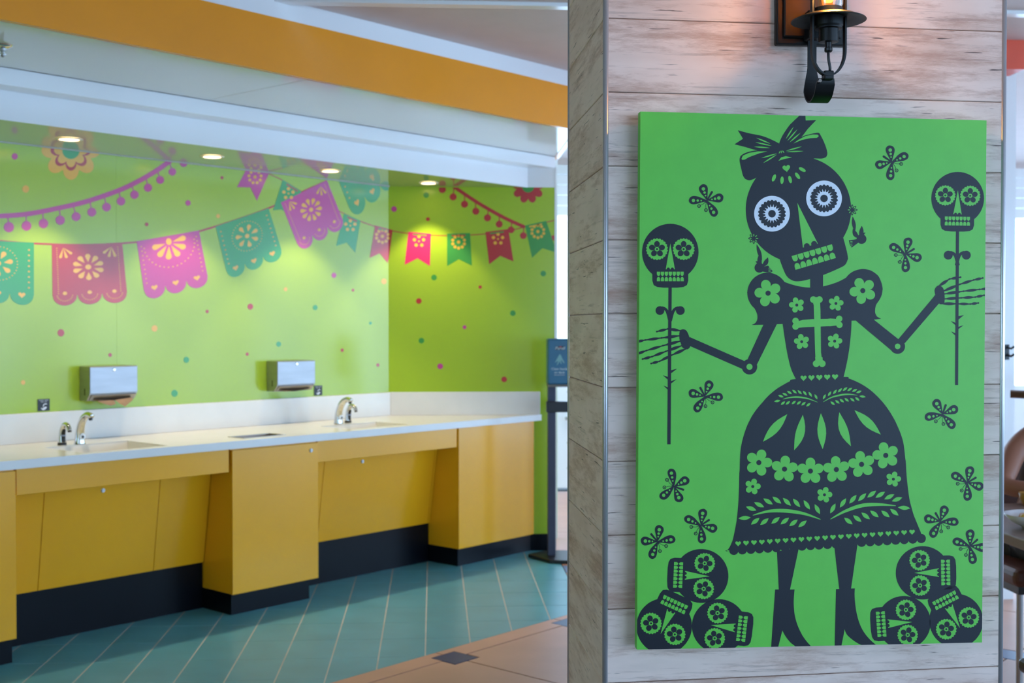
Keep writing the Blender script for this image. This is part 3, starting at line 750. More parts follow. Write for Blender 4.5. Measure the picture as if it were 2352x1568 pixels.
def text(body, px, py, size, name, parent, plane, m, shear=0):
    cu = bpy.data.curves.new('txt', 'FONT'); cu.body = body; cu.size = size; cu.align_x = 'CENTER'; cu.align_y = 'CENTER'; cu.shear = shear
    cu.resolution_u = 2
    o = bpy.data.objects.new('txt', cu); COL.objects.link(o)
    me = bpy.data.meshes.new_from_object(o.evaluated_get(bpy.context.evaluated_depsgraph_get()))
    vf = ([plane(px+v.co.x, py-v.co.y, 1) for v in me.vertices], [tuple(p.vertices) for p in me.polygons])
    bpy.data.objects.remove(o); bpy.data.meshes.remove(me); bpy.data.curves.remove(cu)
    return obj(name, vf, m, parent)
text('Purell', 1286, 799.6, 9.5, 'logo_lettering', bd, PB, LW, .25)
text('Clean hands', 1285, 847, 7.6, 'lettering', bd, PB, LW)
text('on deck', 1285, 855, 7.6, 'lettering', bd, PB, LW)
printed('fine_print', [([[(1273+i*2.4,860),(1274.8+i*2.4,860),(1274.8+i*2.4,861.6),(1273+i*2.4,861.6)] for i in range(10)], GREYT, .6)], PB, bd)
HS = mat('hand_symbol_print', (120,170,170), rough=.4)
printed('hands_symbol', [([smooth2([(1286,813),(1289.5,818),(1292,824),(1295.5,830),(1296,834),(1292.5,831),(1290,827),(1288.5,829),(1290,836),(1287,833),(1285.5,829),(1283,834),(1278.5,839),(1281,832),(1281,828),(1275,833),(1278,826),(1282,819)], 3)], HS, .6)], PB, bd)

# ================================================================== PILLAR
TH = math.radians(1.8)
T = Vector((math.cos(TH), math.sin(TH), 0)); Q = Vector((-math.sin(TH), math.cos(TH), 0))
pc = O+ray(1865, 870)*2.14                       # poster face centre
CP = Q.dot(pc)                                   # poster face plane
CW = CP+.032                                     # pillar face plane
def onw(x, y, off=0): return onp(x, y, Q, CW-off)
eL = onw(1388, 720); eR = onw(2306, 720)
TL0, TR0 = T.dot(eL), T.dot(eR)
def pf(t, q, z): return T*t+Q*(CW+q)+Vector((0,0,z))  # q<0 towards the camera
DEPTH = .44
pil = thing('pillar', pf((TL0+TR0)/2, DEPTH/2, 0), kind='structure', label='square pillar clad in whitewashed wood planks with metal corner trims')
obj('pillar_core', boxW(TL0+.004, TR0-.004, .006, DEPTH-.004, 0, 2.822, pf), mat('core_dark', (176,158,148), rough=.9), pil)
YL = [211+169.75*k for k in range(-4, 14)]; YRt = [233.5+162.2*k for k in range(-4, 14)]
zl = [onw(1398, y).z for y in YL]; zr = [onw(2262, y).z for y in YRt]
tl, tr = T.dot(onw(1398, 700)), T.dot(onw(2262, 700))
def zj(k, t): return zl[k]+(zr[k]-zl[k])*(t-tl)/(tr-tl)
g = .0006
t0, t1 = TL0+.0055, TR0-.0055
for k in range(len(YL)-1):
    top = lambda t: min(zj(k, t)-g, 2.82); bot = lambda t: zj(k+1, t)+g
    if bot(t0) > 2.8: continue
    obj('plank', hexa([pf(t0,0,bot(t0)),pf(t1,0,bot(t1)),pf(t1,.008,bot(t1)),pf(t0,.008,bot(t0)),pf(t0,0,top(t0)),pf(t1,0,top(t1)),pf(t1,.008,top(t1)),pf(t0,.008,top(t0))]), PLANK, pil, bevel=.0012, seg=1)
for k in range(len(YL)-1):                       # side faces
    z1, z0 = min(zj(k, TL0)-g, 2.82), zj(k+1, TL0)+g
    if z0 > 2.8: continue
    obj('plank', boxW(TL0, TL0+.008, .0065, DEPTH-.004, z0, z1, pf), PLANKS, pil, bevel=.0012, seg=1)
    obj('plank', boxW(TR0-.008, TR0, .0065, DEPTH-.004, z0, z1, pf), PLANKS, pil, bevel=.0012, seg=1)
obj('plinth', boxW(TL0+.002, TR0-.002, .004, DEPTH, 0, .147, pf), BLACK, pil)
for tt, sg in ((TL0, 1), (TR0, -1)):
    obj('corner_trim', tube([pf(tt+sg*.0025, .0025, 0), pf(tt+sg*.0025, .0025, 2.82)], .0052, 14), ALU, pil, smooth=True)
    obj('corner_trim', tube([pf(tt+sg*.0025, DEPTH-.0025, 0), pf(tt+sg*.0025, DEPTH-.0025, 2.82)], .0052, 14), ALU, pil, smooth=True)

# ================================================================== POSTER
def PP(x, y, h): return onp(x, y, Q, CP-.00025*h)
QUAD = [(1471,256),(2266,276.5),(2255.5,1475),(1463,1491.5)]
PCL = [edge(QUAD[i], QUAD[(i+1) % 4]) for i in range(4)]
pos = thing('skeleton_poster', onp(1860, 1480, Q, CP), 'green poster of a black skeleton girl holding two skull staffs on the plank pillar', 'poster')
fc = [PP(x, y, 0) for x, y in QUAD]
bk = [v+Q*.02 for v in fc]
obj('board', (fc+bk, [(3,2,1,0),(4,5,6,7),(0,1,5,4),(1,2,6,5),(2,3,7,6),(3,0,4,7)]), PGREEN, pos)
cc = [PP(x, y, 0)+Q*.02 for x, y in ((1600,420),(2130,430),(2130,1320),(1600,1330))]
obj('mounting_cleat', (cc+[v+Q*.0125 for v in cc], [(3,2,1,0),(4,5,6,7),(0,1,5,4),(1,2,6,5),(2,3,7,6),(3,0,4,7)]), mat('cleat', (90,80,70)), pos)
K = 3.5630
def Z(ox, oy): return lambda *p: [(ox+p[i]/K, oy+p[i+1]/K) for i in range(0, len(p), 2)]
z1, z2, z3, z4, z5, z6 = Z(1440,240), Z(1840,240), Z(1440,640), Z(1840,640), Z(1440,1060), Z(1840,1060)
def c1(zf, x, y, r, ry=None, rot=0, n=28):
    q = zf(x, y)[0]; return ell(q[0], q[1], r/K, None if ry is None else ry/K, rot, n)
def lf(zf, x0, y0, x1, y1, w, bend=0): a, b = zf(x0, y0, x1, y1); return leaf(a, b, w/K, bend/K)
def art(name, layers): return printed(name, layers, PP, pos, PCL)
D, G, Wt = PDARK, PGREEN, PWHITE
# --- figure silhouette
fig = []
fig.append(ell(1834, 481, 121, 122, n=72))
fig.append([(1770,560)]+z1(1240,1243,1262,1300,1290,1370,1310,1405,1335,1428,1375,1445,1430,1443,1500,1427)+[(1890.5,631.5),(1925,617),(1941,608),(1947,596)]+z2(383,1250,372,1190,345,1090)+[(1925,500)])
fig.append([(1861,625),(1890.5,618),(1890.5,662),(1861,664)])
body = z1(1500,1497,1400,1485,1300,1455,1262,1428,1250,1410,1205,1385,1150,1375,1090,1387,1035,1425,1000,1480,985,1540)
body += z3(985,110,1000,170,1030,220,1055,262,1068,300,1066,335,1050,362,1020,378,1120,376,1225,372,1275,370,1285,440,1300,535,1318,635,1345,740,1383,820)
body += z4(348,803,370,710,387,620,400,530,410,420,413,343,445,342,585,335,655,327,622,310,606,275,612,220,635,180,652,145,665,100,667,75)
body += z2(655,1450,630,1400,580,1362,540,1349,505,1345,470,1350,440,1360,410,1378,392,1395,370,1415,290,1455,180,1487)
fig.append(body)
sk = z3(1383,820,1330,840,1270,873,1220,905,1160,955,1110,1010,1060,1070,1020,1130,985,1200,960,1270,942,1335,930,1400,925,1480,923,1560)
sk += z5(920,100,918,200,914,310,905,420,895,500,880,580,866,640,850,680,835,707,815,730,840,738)+[(1684,1262)]
sk += [(1900,1252),(2117,1240)]+z6(985,595,960,530,940,482,920,430,904,375,890,320,880,260,870,180,862,90,857,0)
sk += z4(853,1470,840,1360,823,1290,800,1230,772,1168,740,1110,700,1050,660,1000,612,950,560,905,500,865,440,835,390,815,348,803)
fig.append(sk)
for i in range(23):
    u_ = i/22; fig.append(ell(1685.5+(2116-1685.5)*u_, 1263.5+(1236.2-1263.5)*u_, 10.6, n=18))
fig.append(z5(1228,735,1243,1045,1335,1045,1408,700))
fig.append(z5(1213,1045,1372,1045,1367,1100,1365,1160,1370,1230,1378,1275,1390,1320,1408,1365,1430,1410,1450,1442,1475,1475,1510,1513,1400,1517,1368,1502,1340,1480,1318,1455,1300,1430,1285,1405,1272,1380,1237,1520,1180,1520))
fig.append(z6(272,690,313,1045,408,1045,462,675))
fig.append(z6(286,1042,440,1036,438,1080,440,1130,446,1185,455,1240,470,1297,490,1350,517,1398,550,1440,583,1473,620,1502,520,1503,478,1492,440,1470,408,1446,380,1420,366,1397,357,1370,330,1508,275,1508))
fig.append(z3(1120,370,1230,365,1062,705,985,665)); fig.append(c1(z3, 1003, 720, 63))
fig.append(z3(960,672,512,476,515,550,945,738))
fig.append(smooth2(z3(432,432,455,413,487,425,510,475,520,545,495,577,455,562,442,530,430,490), 4))
fig.append(z4(440,335,590,330,800,497,742,588)); fig.append(c1(z4, 790, 553, 61))
fig.append(z4(795,497,1102,128,1130,200,848,528))
fig.append(smooth2(z4(1094,105,1104,70,1130,55,1163,78,1174,130,1172,195,1145,208,1118,188), 4))
def finger(zf, pts, w):
    o = []
    for i in range(len(pts)-1):
        (x0, y0), (x1, y1) = pts[i], pts[i+1]
        o.append(lf(zf, x0, y0, x1, y1, w*(1.05 if i == 0 else .95))); o.append(c1(zf, x1, y1, w*.32, n=10))
        o.append([q for q in capsule(*zf(x0, y0, x1, y1), w*.45/K)])
    return o
for ch in (((440,425),(335,410),(245,432)), ((440,465),(283,484),(150,501),(70,517)), ((445,508),(295,547),(160,587),(70,620)), ((455,545),(318,594),(205,637),(128,657)), ((490,570),(365,625),(267,675),(198,693))):
    fig += finger(z3, ch, 24)
for ch in (((1120,65),(1215,2),(1305,-13)), ((1155,105),(1300,45),(1412,10),(1487,-6)), ((1165,125),(1328,102),(1460,87),(1560,78)), ((1170,165),(1310,156),(1425,150),(1497,135)), ((1140,203),(1280,205),(1385,207),(1450,198))):
    fig += finger(z4, ch, 24)
# bow
bow = [z1(908,210,1000,235,1100,255,1180,285,1245,318,1245,372,1150,385,1055,372,970,348,880,325,950,280),
       z1(1245,322,1270,260,1300,212,1330,170,1372,128,1415,88,1460,88,1463,130,1548,128,1480,200,1435,258,1380,310,1300,372,1245,372),
       z1(1290,372,1350,318,1435,262,1500,242,1560,230,1578,238,1605,290,1622,330,1635,370,1640,405,1630,430,1595,442,1520,443,1430,470,1300,430),
       z1(1240,372,1145,376,1060,375,1000,386,960,400,930,420,922,450,928,490,935,520,950,580,970,610,1000,620,1030,612,1060,597,1150,540,1300,440)]
fig += bow
fig.append(z1(1215,345,1310,345,1335,420,1300,436,1215,436))
fig += [ell(1763, 672.5, 46.3, n=48), ell(1981, 664, 46, n=48)]
def smc(p):
    n = len(p)
    if n < 9: return p
    def turn(i):
        a = math.atan2(p[i][1]-p[i-1][1], p[i][0]-p[i-1][0]); b = math.atan2(p[(i+1) % n][1]-p[i][1], p[(i+1) % n][0]-p[i][0])
        return abs((b-a+math.pi) % (2*math.pi)-math.pi)
    cs = [i for i in range(n) if turn(i) > .62]
    if not cs: return smooth2(p, 4)
    out = []
    for j, c in enumerate(cs):
        e = cs[(j+1) % len(cs)]; run = [p[(c+k) % n] for k in range(((e-c) % n or n)+1)]
        if len(run) > 3: out += [(q.x, q.y) for q in spline([(x, y, 0) for x, y in run], 5)][:-1]
        else: out += run[:-1]
    return out
fig = [smc(p) if 9 <= len(p) < 120 else p for p in fig]
heads = art('printed_figure', [(fig, D, 1)])
GROUPS = []
cut = [z1(1363,318,1400,290,1460,258,1520,245,1560,246,1570,258,1555,272,1500,275,1430,290), z1(937,445,948,418,1000,395,1070,383,1147,383,1080,400,1000,430,965,450,945,453)]
for q in ((1058,272,1173,320),(1050,308,1185,338),(1040,345,1172,355),(1300,282,1365,180),(1312,298,1395,203),(1330,310,1422,230),(1300,380,1432,343),(1303,387,1445,381),(1230,400,1100,438),(1228,408,1115,478)):
    cut.append(lf(z1, *q, 11))
for q in ((1243,402,1257,376),(1262,400,1265,376),(1287,396,1272,376)): cut.append(lf(z1, *q, 8))
GROUPS.append(('bow_pattern', [(cut, G, 2)])); cut = []
cut.append(z1(1240,460,1262,432,1300,422,1350,433,1290,445))
cut.append(heart(*z1(1305,520)[0], 18, -8))
for x, y, rot in ((1203,600,22),(1269,619,4),(1335,613,-14),(1396,583,-35),(1435,532,-62)): cut.append(c1(z1, x, y, 14, 31, rot, 18))
GROUPS.append(('forehead_pattern', [(cut, G, 2)])); cut = []
GROUPS.append(('printed_nose', [([z1(1395,805,1562,1137,1440,1170)], G, 2), ([c1(z1,1472,1158,24), c1(z1,1532,1140,24)], D, 3)]))
o0 = Vector((1345,1240)); ex = Vector((335,-98))/7; ey = Vector((14,49))
for i in range(7):
    for row in (0, 1):
        pts = []
        for u_, v_ in ((.05,0),(.95,0),(.95,.55),(.86,.82),(.68,.97),(.5,1),(.32,.97),(.14,.82),(.05,.55)):
            v2 = v_ if row == 0 else 2.30-v_
            p = o0+ex*(i+u_)+ey*(v2); pts += [p.x, p.y]
        GROUPS.append(('printed_tooth', [([z1(*pts)], G, 2)]))
def fl5(zf, x, y, r, rot): q = zf(x, y)[0]; return petals(q[0], q[1], r/K, 5, rot, .36, .62)+[ell(q[0], q[1], r/K*.5, n=16)]
FL = [(z1,1155,1543,112,-105),(z4,505,97,110,-115)]
SF = [(z3,1390,215,64,-105),(z3,1430,515,64,-100),(z4,285,202,63,-80),(z4,275,510,63,-75)]
SK = [(1743,1062,31,-72),(1802,1077,31,-85),(1861.5,1081.5,31,-90),(1921,1078,31,-95),(1979,1066,31,-100),(2034.5,1045.5,31,-105)]
SS = [(1729,1117,18.5,-75),(1893.7,1136,18.2,-75),(2052,1100,17.8,-75)]
ctr = []
for zf, x, y, r, rot in FL+SF: GROUPS.append(('printed_flower', [(fl5(zf, x, y, r, rot), G, 2), ([c1(zf, x, y, r*.19, n=16)], D, 3)]))
for x, y, r, rot in SK+SS:
    GROUPS.append(('printed_flower', [(petals(x, y, r, 5, rot, .36, .62)+[ell(x, y, r*.5, n=16)], G, 2), ([ell(x, y, r*.19, n=16)], D, 3)]))
# bone cross
cut += [z3(1527,180,1580,180,1584,260,1588,600,1600,690,1545,690,1540,600,1530,260)]
cut += [c1(z3,1525,170,27), c1(z3,1575,170,27), c1(z3,1549,694,28), c1(z3,1598,694,28), z3(1520,150,1580,150,1580,210,1525,210), z3(1540,640,1600,640,1605,705,1545,705)]
cut += [z3(1375,355,1440,336,1520,330,1640,328)+z4(240,325,310,330,312,380,240,388)+z3(1640,388,1520,393,1440,397,1375,405)]
cut += [c1(z3,1380,345,27), c1(z3,1380,390,27), c1(z4,312,327,26), c1(z4,314,377,26)]
GROUPS.append(('printed_bone_cross', [(cut, G, 2)])); cut = []
for i in range(5): GROUPS.append(('printed_heart', [([heart(1845.6+18.1*i, 867.5-.7*i, 14.5)], G, 2)]))
for i in range(23): GROUPS.append(('printed_heart', [([heart(1695.4+(2094.8-1695.4)*i/22, 1247.6+(1221-1247.6)*i/22, 13.2)], G, 2)]))
# upper laurel
def laurel(zf, stem, upper, tip, lower, L, w, sgn, ws):
    o = [band(zf(*stem), lambda t: ws/K*(.15+1.1*math.sin(math.pi*min(1, max(0, t)))))]
    n = len(upper)
    for i, (x, y) in enumerate(upper):
        a = math.radians(-62+42*i/(n-1)); dx, dy = -sgn*math.cos(a)*L/2, math.sin(a)*L/2
        o.append(lf(zf, x-dx, y-dy, x+dx, y+dy, w))
    x, y = tip; o.append(lf(zf, x-L*.55, y+sgn*4, x+L*.55, y-sgn*4, w))
    for i, (x, y) in enumerate(lower):
        a = math.radians(38); dx, dy = -sgn*math.cos(a)*L/2.1, math.sin(a)*L/2.1
        o.append(lf(zf, x-dx, y-dy, x+dx, y+dy, w))
    return o
GROUPS.append(('printed_laurel', [(laurel(z3, (1560,1010,1480,980,1400,968,1330,972,1275,985), [(1547,965),(1500,945),(1456,935),(1414,928),(1371,923),(1330,930),(1293,945),(1260,960)], (1230,1000), [(1277,1017),(1317,1015),(1365,1012),(1407,1015),(1445,1022),(1485,1030)], 48, 19, 1, 11), G, 2)]))
GROUPS.append(('printed_laurel', [(laurel(z4, (180,1008,250,970,330,950,395,945,462,953), [(190,965),(233,940),(277,925),(318,912),(360,902),(398,905),(438,913),(473,925)], (503,963), [(460,983),(420,990),(373,990),(333,997),(297,1007),(258,1018)], 48, 19, -1, 11), G, 2)]))
GROUPS.append(('printed_laurel', [(laurel(z5, (1585,472,1450,425,1300,402,1160,405,1030,438), [(1558,388),(1472,353),(1388,337),(1309,328),(1227,314),(1155,325),(1082,352),(1017,383)], (963,460), [(1050,487),(1125,490),(1216,480),(1292,485),(1363,500),(1437,508)], 92, 34, 1, 24), G, 2)]))
GROUPS.append(('printed_laurel', [(laurel(z6, (240,470,360,405,500,358,640,350,775,360), [(260,382),(343,337),(424,307),(500,290),(578,265),(648,270),(722,287),(785,308)], (843,377), [(763,413),(690,427),(600,427),(528,443),(460,465),(387,485)], 92, 34, -1, 24), G, 2)]))
for zf, q, w, b in ((z3,(1312,1108,1113,1333),72,0),(z3,(1440,1112,1368,1403),74,-14),(z3,(1587,1100,1602,1393),72,0),(z4,(313,1092,408,1370),72,14),(z4,(437,1075,652,1274),72,0)):
    GROUPS.append(('printed_leaf', [([lf(zf, *q, w, b)], G, 2)]))
for q in (c1(z3,1003,720,25), c1(z4,790,553,23)): GROUPS.append(('elbow_dot', [([q], G, 2)]))
for nm, lst in GROUPS: printed(nm, lst, PP, heads, PCL)
for zf, x, y in ((z1,1187,893),(z2,188,768)):
    q = zf(x, y)[0]
    printed('printed_eye', [([ell(q[0], q[1], 41, n=56)], Wt, 2), ([scal(q[0], q[1], 30.5, 22, 1.6)], D, 3), ([star(q[0], q[1], 15.5, 22, 18)], Wt, 4), ([ell(q[0], q[1], 8.6)], D, 5)], PP, heads, PCL)
# earrings
for zf, fx, fy, s0, s1_, bx, by, sg in ((z1,1038,1095,(1062,1142),(1105,1278),1085,1335,-1),(z2,418,862,(422,915),(442,1040),495,1100,1)):
    e = petals(*zf(fx, fy)[0], 12.6, 8, -90, .2, .6)+[ell(*zf(fx, fy)[0], 4)]
    e += [lf(zf, *s0, *s1_, 30), c1(zf, bx, by, 40, 40), c1(zf, bx-sg*-8+sg*0, by-42, 15), lf(zf, bx+sg*8, by-45, bx+sg*34, by-50, 10)]
    e += [lf(zf, bx-sg*15, by-10, bx-sg*-10+sg*-8, by-108, 34, sg*6), lf(zf, bx-sg*20, by-5, bx-sg*70, by-85, 36, -sg*8)]
    e += [zf(bx-sg*20, by-5, bx-sg*70, by-18, bx-sg*108, by+28, bx-sg*92, by+40, bx-sg*60, by+38, bx-sg*20, by+30)] if sg < 0 else [zf(bx-15, by-5, bx-60, by+5, bx-105, by+10, bx-95, by+45, bx-80, by+70, bx-20, by+25)]
    cu_ = [lf(zf, fx+15*math.cos(t), fy+15*math.sin(t), fx+38*math.cos(t), fy+38*math.sin(t), 8) for t in (2*math.pi*i/8-math.pi/2 for i in range(8))]
    if sg < 0: cu_ += [lf(zf, bx+70, by+30-8*i, bx+100, by+28-14*i, 4) for i in range(4)]
    else: cu_ += [lf(zf, bx-72, by+22+10*i, bx-98, by+18+14*i, 4) for i in range(4)]
    art('printed_earring', [(e, D, 1.2), (cu_, G, 2.2)])
# staffs
def staff(x0, y0, x1, y1, w, curls, thorns, zf):
    p = [[(x0-w/2,y0),(x0+w/2,y0),(x1+w/2,y1),(x1-w/2,y1)]]
    for cx, cy, sg in curls:
        p.append(c1(zf, cx, cy, 36))
        j = zf(cx+sg*82, cy+85)[0]; mid = zf(cx+sg*58, cy+5)[0]; tp = zf(cx+sg*25, cy-22)[0]
        p.append(band([j, mid, tp, zf(cx, cy-18)[0]], lambda t: 7.2-1.5*t))
    for q in thorns: p.append(zf(*q))
    art('printed_staff', [(p, D, 1.1)])
staff(1539.2, 655, 1536.5, 1020, 7.7, [(270,260,1),(437,260,-1)], [(355,750,412,735,355,778),(342,805,293,788,338,828),(355,840,408,820,355,862),(340,890,297,873,338,910)], z3)
staff(2199.3, 530, 2197.2, 884, 7.0, [(1205,1232-1425.2,1),(1353,1232-1425.2,-1)], [(1286,305,1333,297,1286,335),(1269,362,1225,345,1268,384),(1286,393,1330,380,1284,414),(1267,447,1226,430,1266,467)], z4)
# skulls: given the two eye centres, jaw lies at +90 degrees (picture, y down) from eye1->eye2
def skull(e1, e2, name='printed_skull'):
    mx, my = (e1[0]+e2[0])/2, (e1[1]+e2[1])/2; ux, uy = (e2[0]-e1[0])/61, (e2[1]-e1[1])/61
    def M(pts): return [(mx+x*ux-y*uy, my+x*uy+y*ux) for x, y in pts]
    sc = math.hypot(ux, uy)
    dark = [M(ell(0, 7, 64.5, 65, n=56)), M([(-47,45),(-41,52),(-41,72),(-38,82),(-30,86.5),(-15,88),(15,88),(30,86.5),(38,82),(41,72),(41,52),(47,45)])]
    gr, d3, g4, d5 = [], [], [], []
    for sx_ in (-30.5, 30.5):
        gr.append(M(scal(sx_, 0, 24, 22, 1.1, 110))); d3 += [M(p) for p in petals(sx_, 0, 18.8, 5, -90, .34, .62)]; d3.append(M(ell(sx_, 0, 6.5, n=14)))
        g4.append(M(ell(sx_, 0, 5.2, n=16))); d5.append(M(ell(sx_, 0, 2.4, n=12)))
    gr.append(M([(0,-13),(10.5,46),(-10.5,46)])); d3 += [M(ell(-4.6, 45.5, 3.6, n=12)), M(ell(4.6, 45.5, 3.6, n=12))]
    for i in range(7):
        x0 = -31.5+9*i+.7; x1 = x0+7.6
        gr.append(M([(x0,51.5),(x1,51.5),(x1,57.5),(x1-1.6,60.4),(x1-3.8,61.3),(x0+1.6,60.4),(x0,57.5)]))
        gr.append(M([(x0,73.3),(x1,73.3),(x1,67),(x1-1.6,64.2),(x1-3.8,63.3),(x0+1.6,64.2),(x0,67)]))
    art(name, [(dark, D, 1.05), (gr, G, 2.05), (d3, D, 3.05), (g4, G, 4.05), (d5, D, 5.05)])
for e in (((1509,572),(1570.3,572)), ((2171.3,448.6),(2228.5,449.5)), ((1618.6,1293.3),(1616.2,1351.8)), ((1550,1456.5),(1495.3,1431.2)), ((1641.6,1465.5),(1648.2,1407.5)),
          ((2113.2,1344.2),(2112.2,1286.2)), ((2080.8,1400),(2084.8,1457.6)), ((2225.2,1417.5),(2173.5,1444.5))):
    skull(*e)
# butterflies: centre and head direction
def butterfly(cx, cy, hx, hy):
    L_ = math.hypot(hx, hy); hx, hy = hx/L_, hy/L_; px, py = hy, -hx
    def M(x, y): return (cx+px*x+hx*y, cy+py*x+hy*y)
    d, gq, d3 = [], [], []
    for sg in (-1, 1):
        d.append(smooth2([M(sg*x, y) for x, y in ((.5,0),(12.2,1.4),(22,2.8),(32,7),(37,14),(35.3,22.5),(28.5,25.5),(21.3,23),(13.8,16.5),(8,9.8),(.5,3.5))], 3))
        d.append(smooth2([M(sg*x, y) for x, y in ((.5,0),(10.3,-3.6),(19,-6.5),(27.6,-11),(31,-18),(27.5,-27),(19.6,-29.3),(13,-25.3),(8.5,-17.5),(4.6,-10),(.5,-3))], 3))
        for t, r in ((.84,3.9),(.57,2.8),(.35,1.8)):
            gq.append(ell(*M(sg*32*t, 18*t+1), r, n=14)); gq.append(ell(*M(sg*24.5*t, -22*t), r*1.05, n=14))
        d.append(band([M(sg*1,3), M(sg*3.5,12), M(sg*8.5,18.5)], 1.0)); d.append(ell(*M(sg*9.2,20.5), 4.2, n=14)); gq.append(ell(*M(sg*9.2,20.5), 2.4, n=10)); d3.append(ell(*M(sg*9.2,20.5), 1.3, n=8))
    d.append(capsule(M(0,5), M(0,-22), 2.6, 5.0))
    art('printed_butterfly', [(d, D, 1.1), (gq, G, 2.1), (d3, D, 3.1)])
for b in ((1624,460,-10,17),(2048,372,17,12),(2080,583,-17,10),(1619,910,10,19),(2165,951,-7,20),(1548.5,1117,-20,-7),(1610,1206,-18,12),(1510,1243.5,13,16),(2222,1108,-17,10),(2160,1197.5,10,18),(2228,1253.7,-16,14)):
    butterfly(*b)

# ================================================================== WALL SCONCE
LC = onw(1903, 41, .105)                         # saucer centre
lt, lz = T.dot(LC), LC.z
def ls(t, q, z): return pf(lt+t, q-.105, lz+z)     # local: t right, q away from camera, z up
sc_ = thing('wall_sconce', pf(lt-.028, -.02, lz-.06), 'black iron wall lantern glowing orange, above the green poster', 'wall lamp')
pt0, pt1 = T.dot(onw(1784, 60, .016)), T.dot(onw(1947, 60, .016)); pz = onw(1850, 103, .016).z
obj('back_plate', boxW(pt0, pt1, -.014, .001, pz, pz+.215, pf), IRON, sc_, bevel=.003)
obj('plate_panel', boxW(pt0+.012, pt1-.012, -.02, -.014, pz+.012, pz+.203, pf), IRON, sc_, bevel=.003)
obj('saucer', lathe(ls(0,0,0), [(.020,.007),(.045,.003),(.0615,-.004),(.0625,-.0055),(.0605,-.006),(.044,.0),(.02,.003)], 48), IRON, sc_, smooth=True)
obj('socket', lathe(ls(0,0,0), [(.0,.016),(.0235,.016),(.0235,.003),(.0242,.001),(.0242,-.014),(.0225,-.017),(.0225,-.019),(.0165,-.020),(.0165,-.041),(.0,-.042)], 48), IRON, sc_, smooth=False)
obj('cord_grip', lathe(ls(0,0,0), [(.0055,-.041),(.0055,-.05),(.0068,-.051),(.0068,-.056),(.005,-.058),(.0,-.058)], 14), BLK, sc_)
obj('cord', tube(spline([ls(0,0,-.055), ls(.0,-.001,-.07), ls(.003,.0,-.085), ls(.003,.004,-.093)], 5), .0025, 8), BLK, sc_, smooth=True)
obj('cord_clip', boxW(-.008, .009, -.004, .012, -.104, -.089, ls), IRON, sc_, bevel=.002)
hoop = []
for i in range(25):
    a = math.pi*i/24; hoop.append((-.0285*math.cos(a), -.055-.042*math.sin(a)))
path = [(-.0285,.17)]+[(-.0285,.02)]+hoop+[(.0285,.02),(.0285,.17)]
def strap(pth, w, th):
    V, Fs = [], []
    for i, (x, z) in enumerate(pth):
        a, b = pth[max(i-1,0)], pth[min(i+1,len(pth)-1)]; d = math.hypot(b[0]-a[0], b[1]-a[1]) or 1
        nx, nz = -(b[1]-a[1])/d*th/2, (b[0]-a[0])/d*th/2
        V += [ls(x+nx,-w/2,z+nz), ls(x+nx,w/2,z+nz), ls(x-nx,w/2,z-nz), ls(x-nx,-w/2,z-nz)]
    n = len(pth)
    for i in range(n-1):
        for k in range(4): Fs.append((i*4+k, i*4+(k+1) % 4, (i+1)*4+(k+1) % 4, (i+1)*4+k))
    Fs += [(0,1,2,3), (4*n-4,4*n-1,4*n-2,4*n-3)]
    return V, Fs
obj('cage_hoop', strap(path, .011, .003), IRON, sc_)
# J-shaped hook bracket hanging from the plate
hk = [(.083,.02),(.083,-.05),(.082,-.095),(.072,-.122),(.05,-.135),(.026,-.128),(.014,-.112),(.010,-.10)]
hp_ = spline([Vector((q, z, 0)) for q, z in hk], 6)
V, Fs = [], []
for i, p in enumerate(hp_):
    hw = .0078 if p.y > -.07 else .0078+.0085*min(1, (-.07-p.y)/.04)
    for dt_ in (-hw, hw): V.append(ls(dt_, p.x, p.y))
n = len(hp_)
for i in range(n-1): Fs.append((2*i, 2*i+1, 2*i+3, 2*i+2))
o = obj('hook_bracket', (V, Fs), IRON, sc_); so = o.modifiers.new('th', 'SOLIDIFY'); so.thickness = .003
obj('hook_screw', tube([ls(-.014,.0,-.106), ls(-.012,.012,-.106)], .003, 8), CHROME, sc_)
obj('bracket_arm', boxW(-.012, .012, .06, .092, -.02, .03, ls), IRON, sc_, bevel=.002)
glass = mat('lantern_glass', (255,240,220), rough=.02, trans=1.0, var=0)
obj('glass_jar', lathe(ls(0,0,0), [(.0225,.014),(.0245,.02),(.0255,.05),(.0255,.13),(.02,.145),(.0175,.145),(.023,.128),(.0235,.05),(.0225,.022),(.0205,.016)], 28), glass, sc_, smooth=True)
obj('bulb', lathe(ls(0,0,0), [(.0,.026),(.006,.026),(.010,.034),(.017,.06),(.018,.08),(.012,.098),(.0,.104)], 20), mat('amber_bulb', (255,170,60), emit=(255,140,36), estr=16), sc_, smooth=True)
obj('lantern_cap', lathe(ls(0,0,0), [(.0,.185),(.012,.183),(.034,.168),(.034,.164),(.0,.164)], 28), IRON, sc_, smooth=False)
pl = bpy.data.lights.new('sconce_glow', 'POINT'); pl.energy = SCONCE_W; pl.color = (1.0, .47, .11); pl.shadow_soft_size = .018
plo = bpy.data.objects.new('sconce_glow', pl); COL.objects.link(plo); plo.parent = sc_; plo.location = ls(0,-.024,.045)-ROOTLOC[sc_.name]

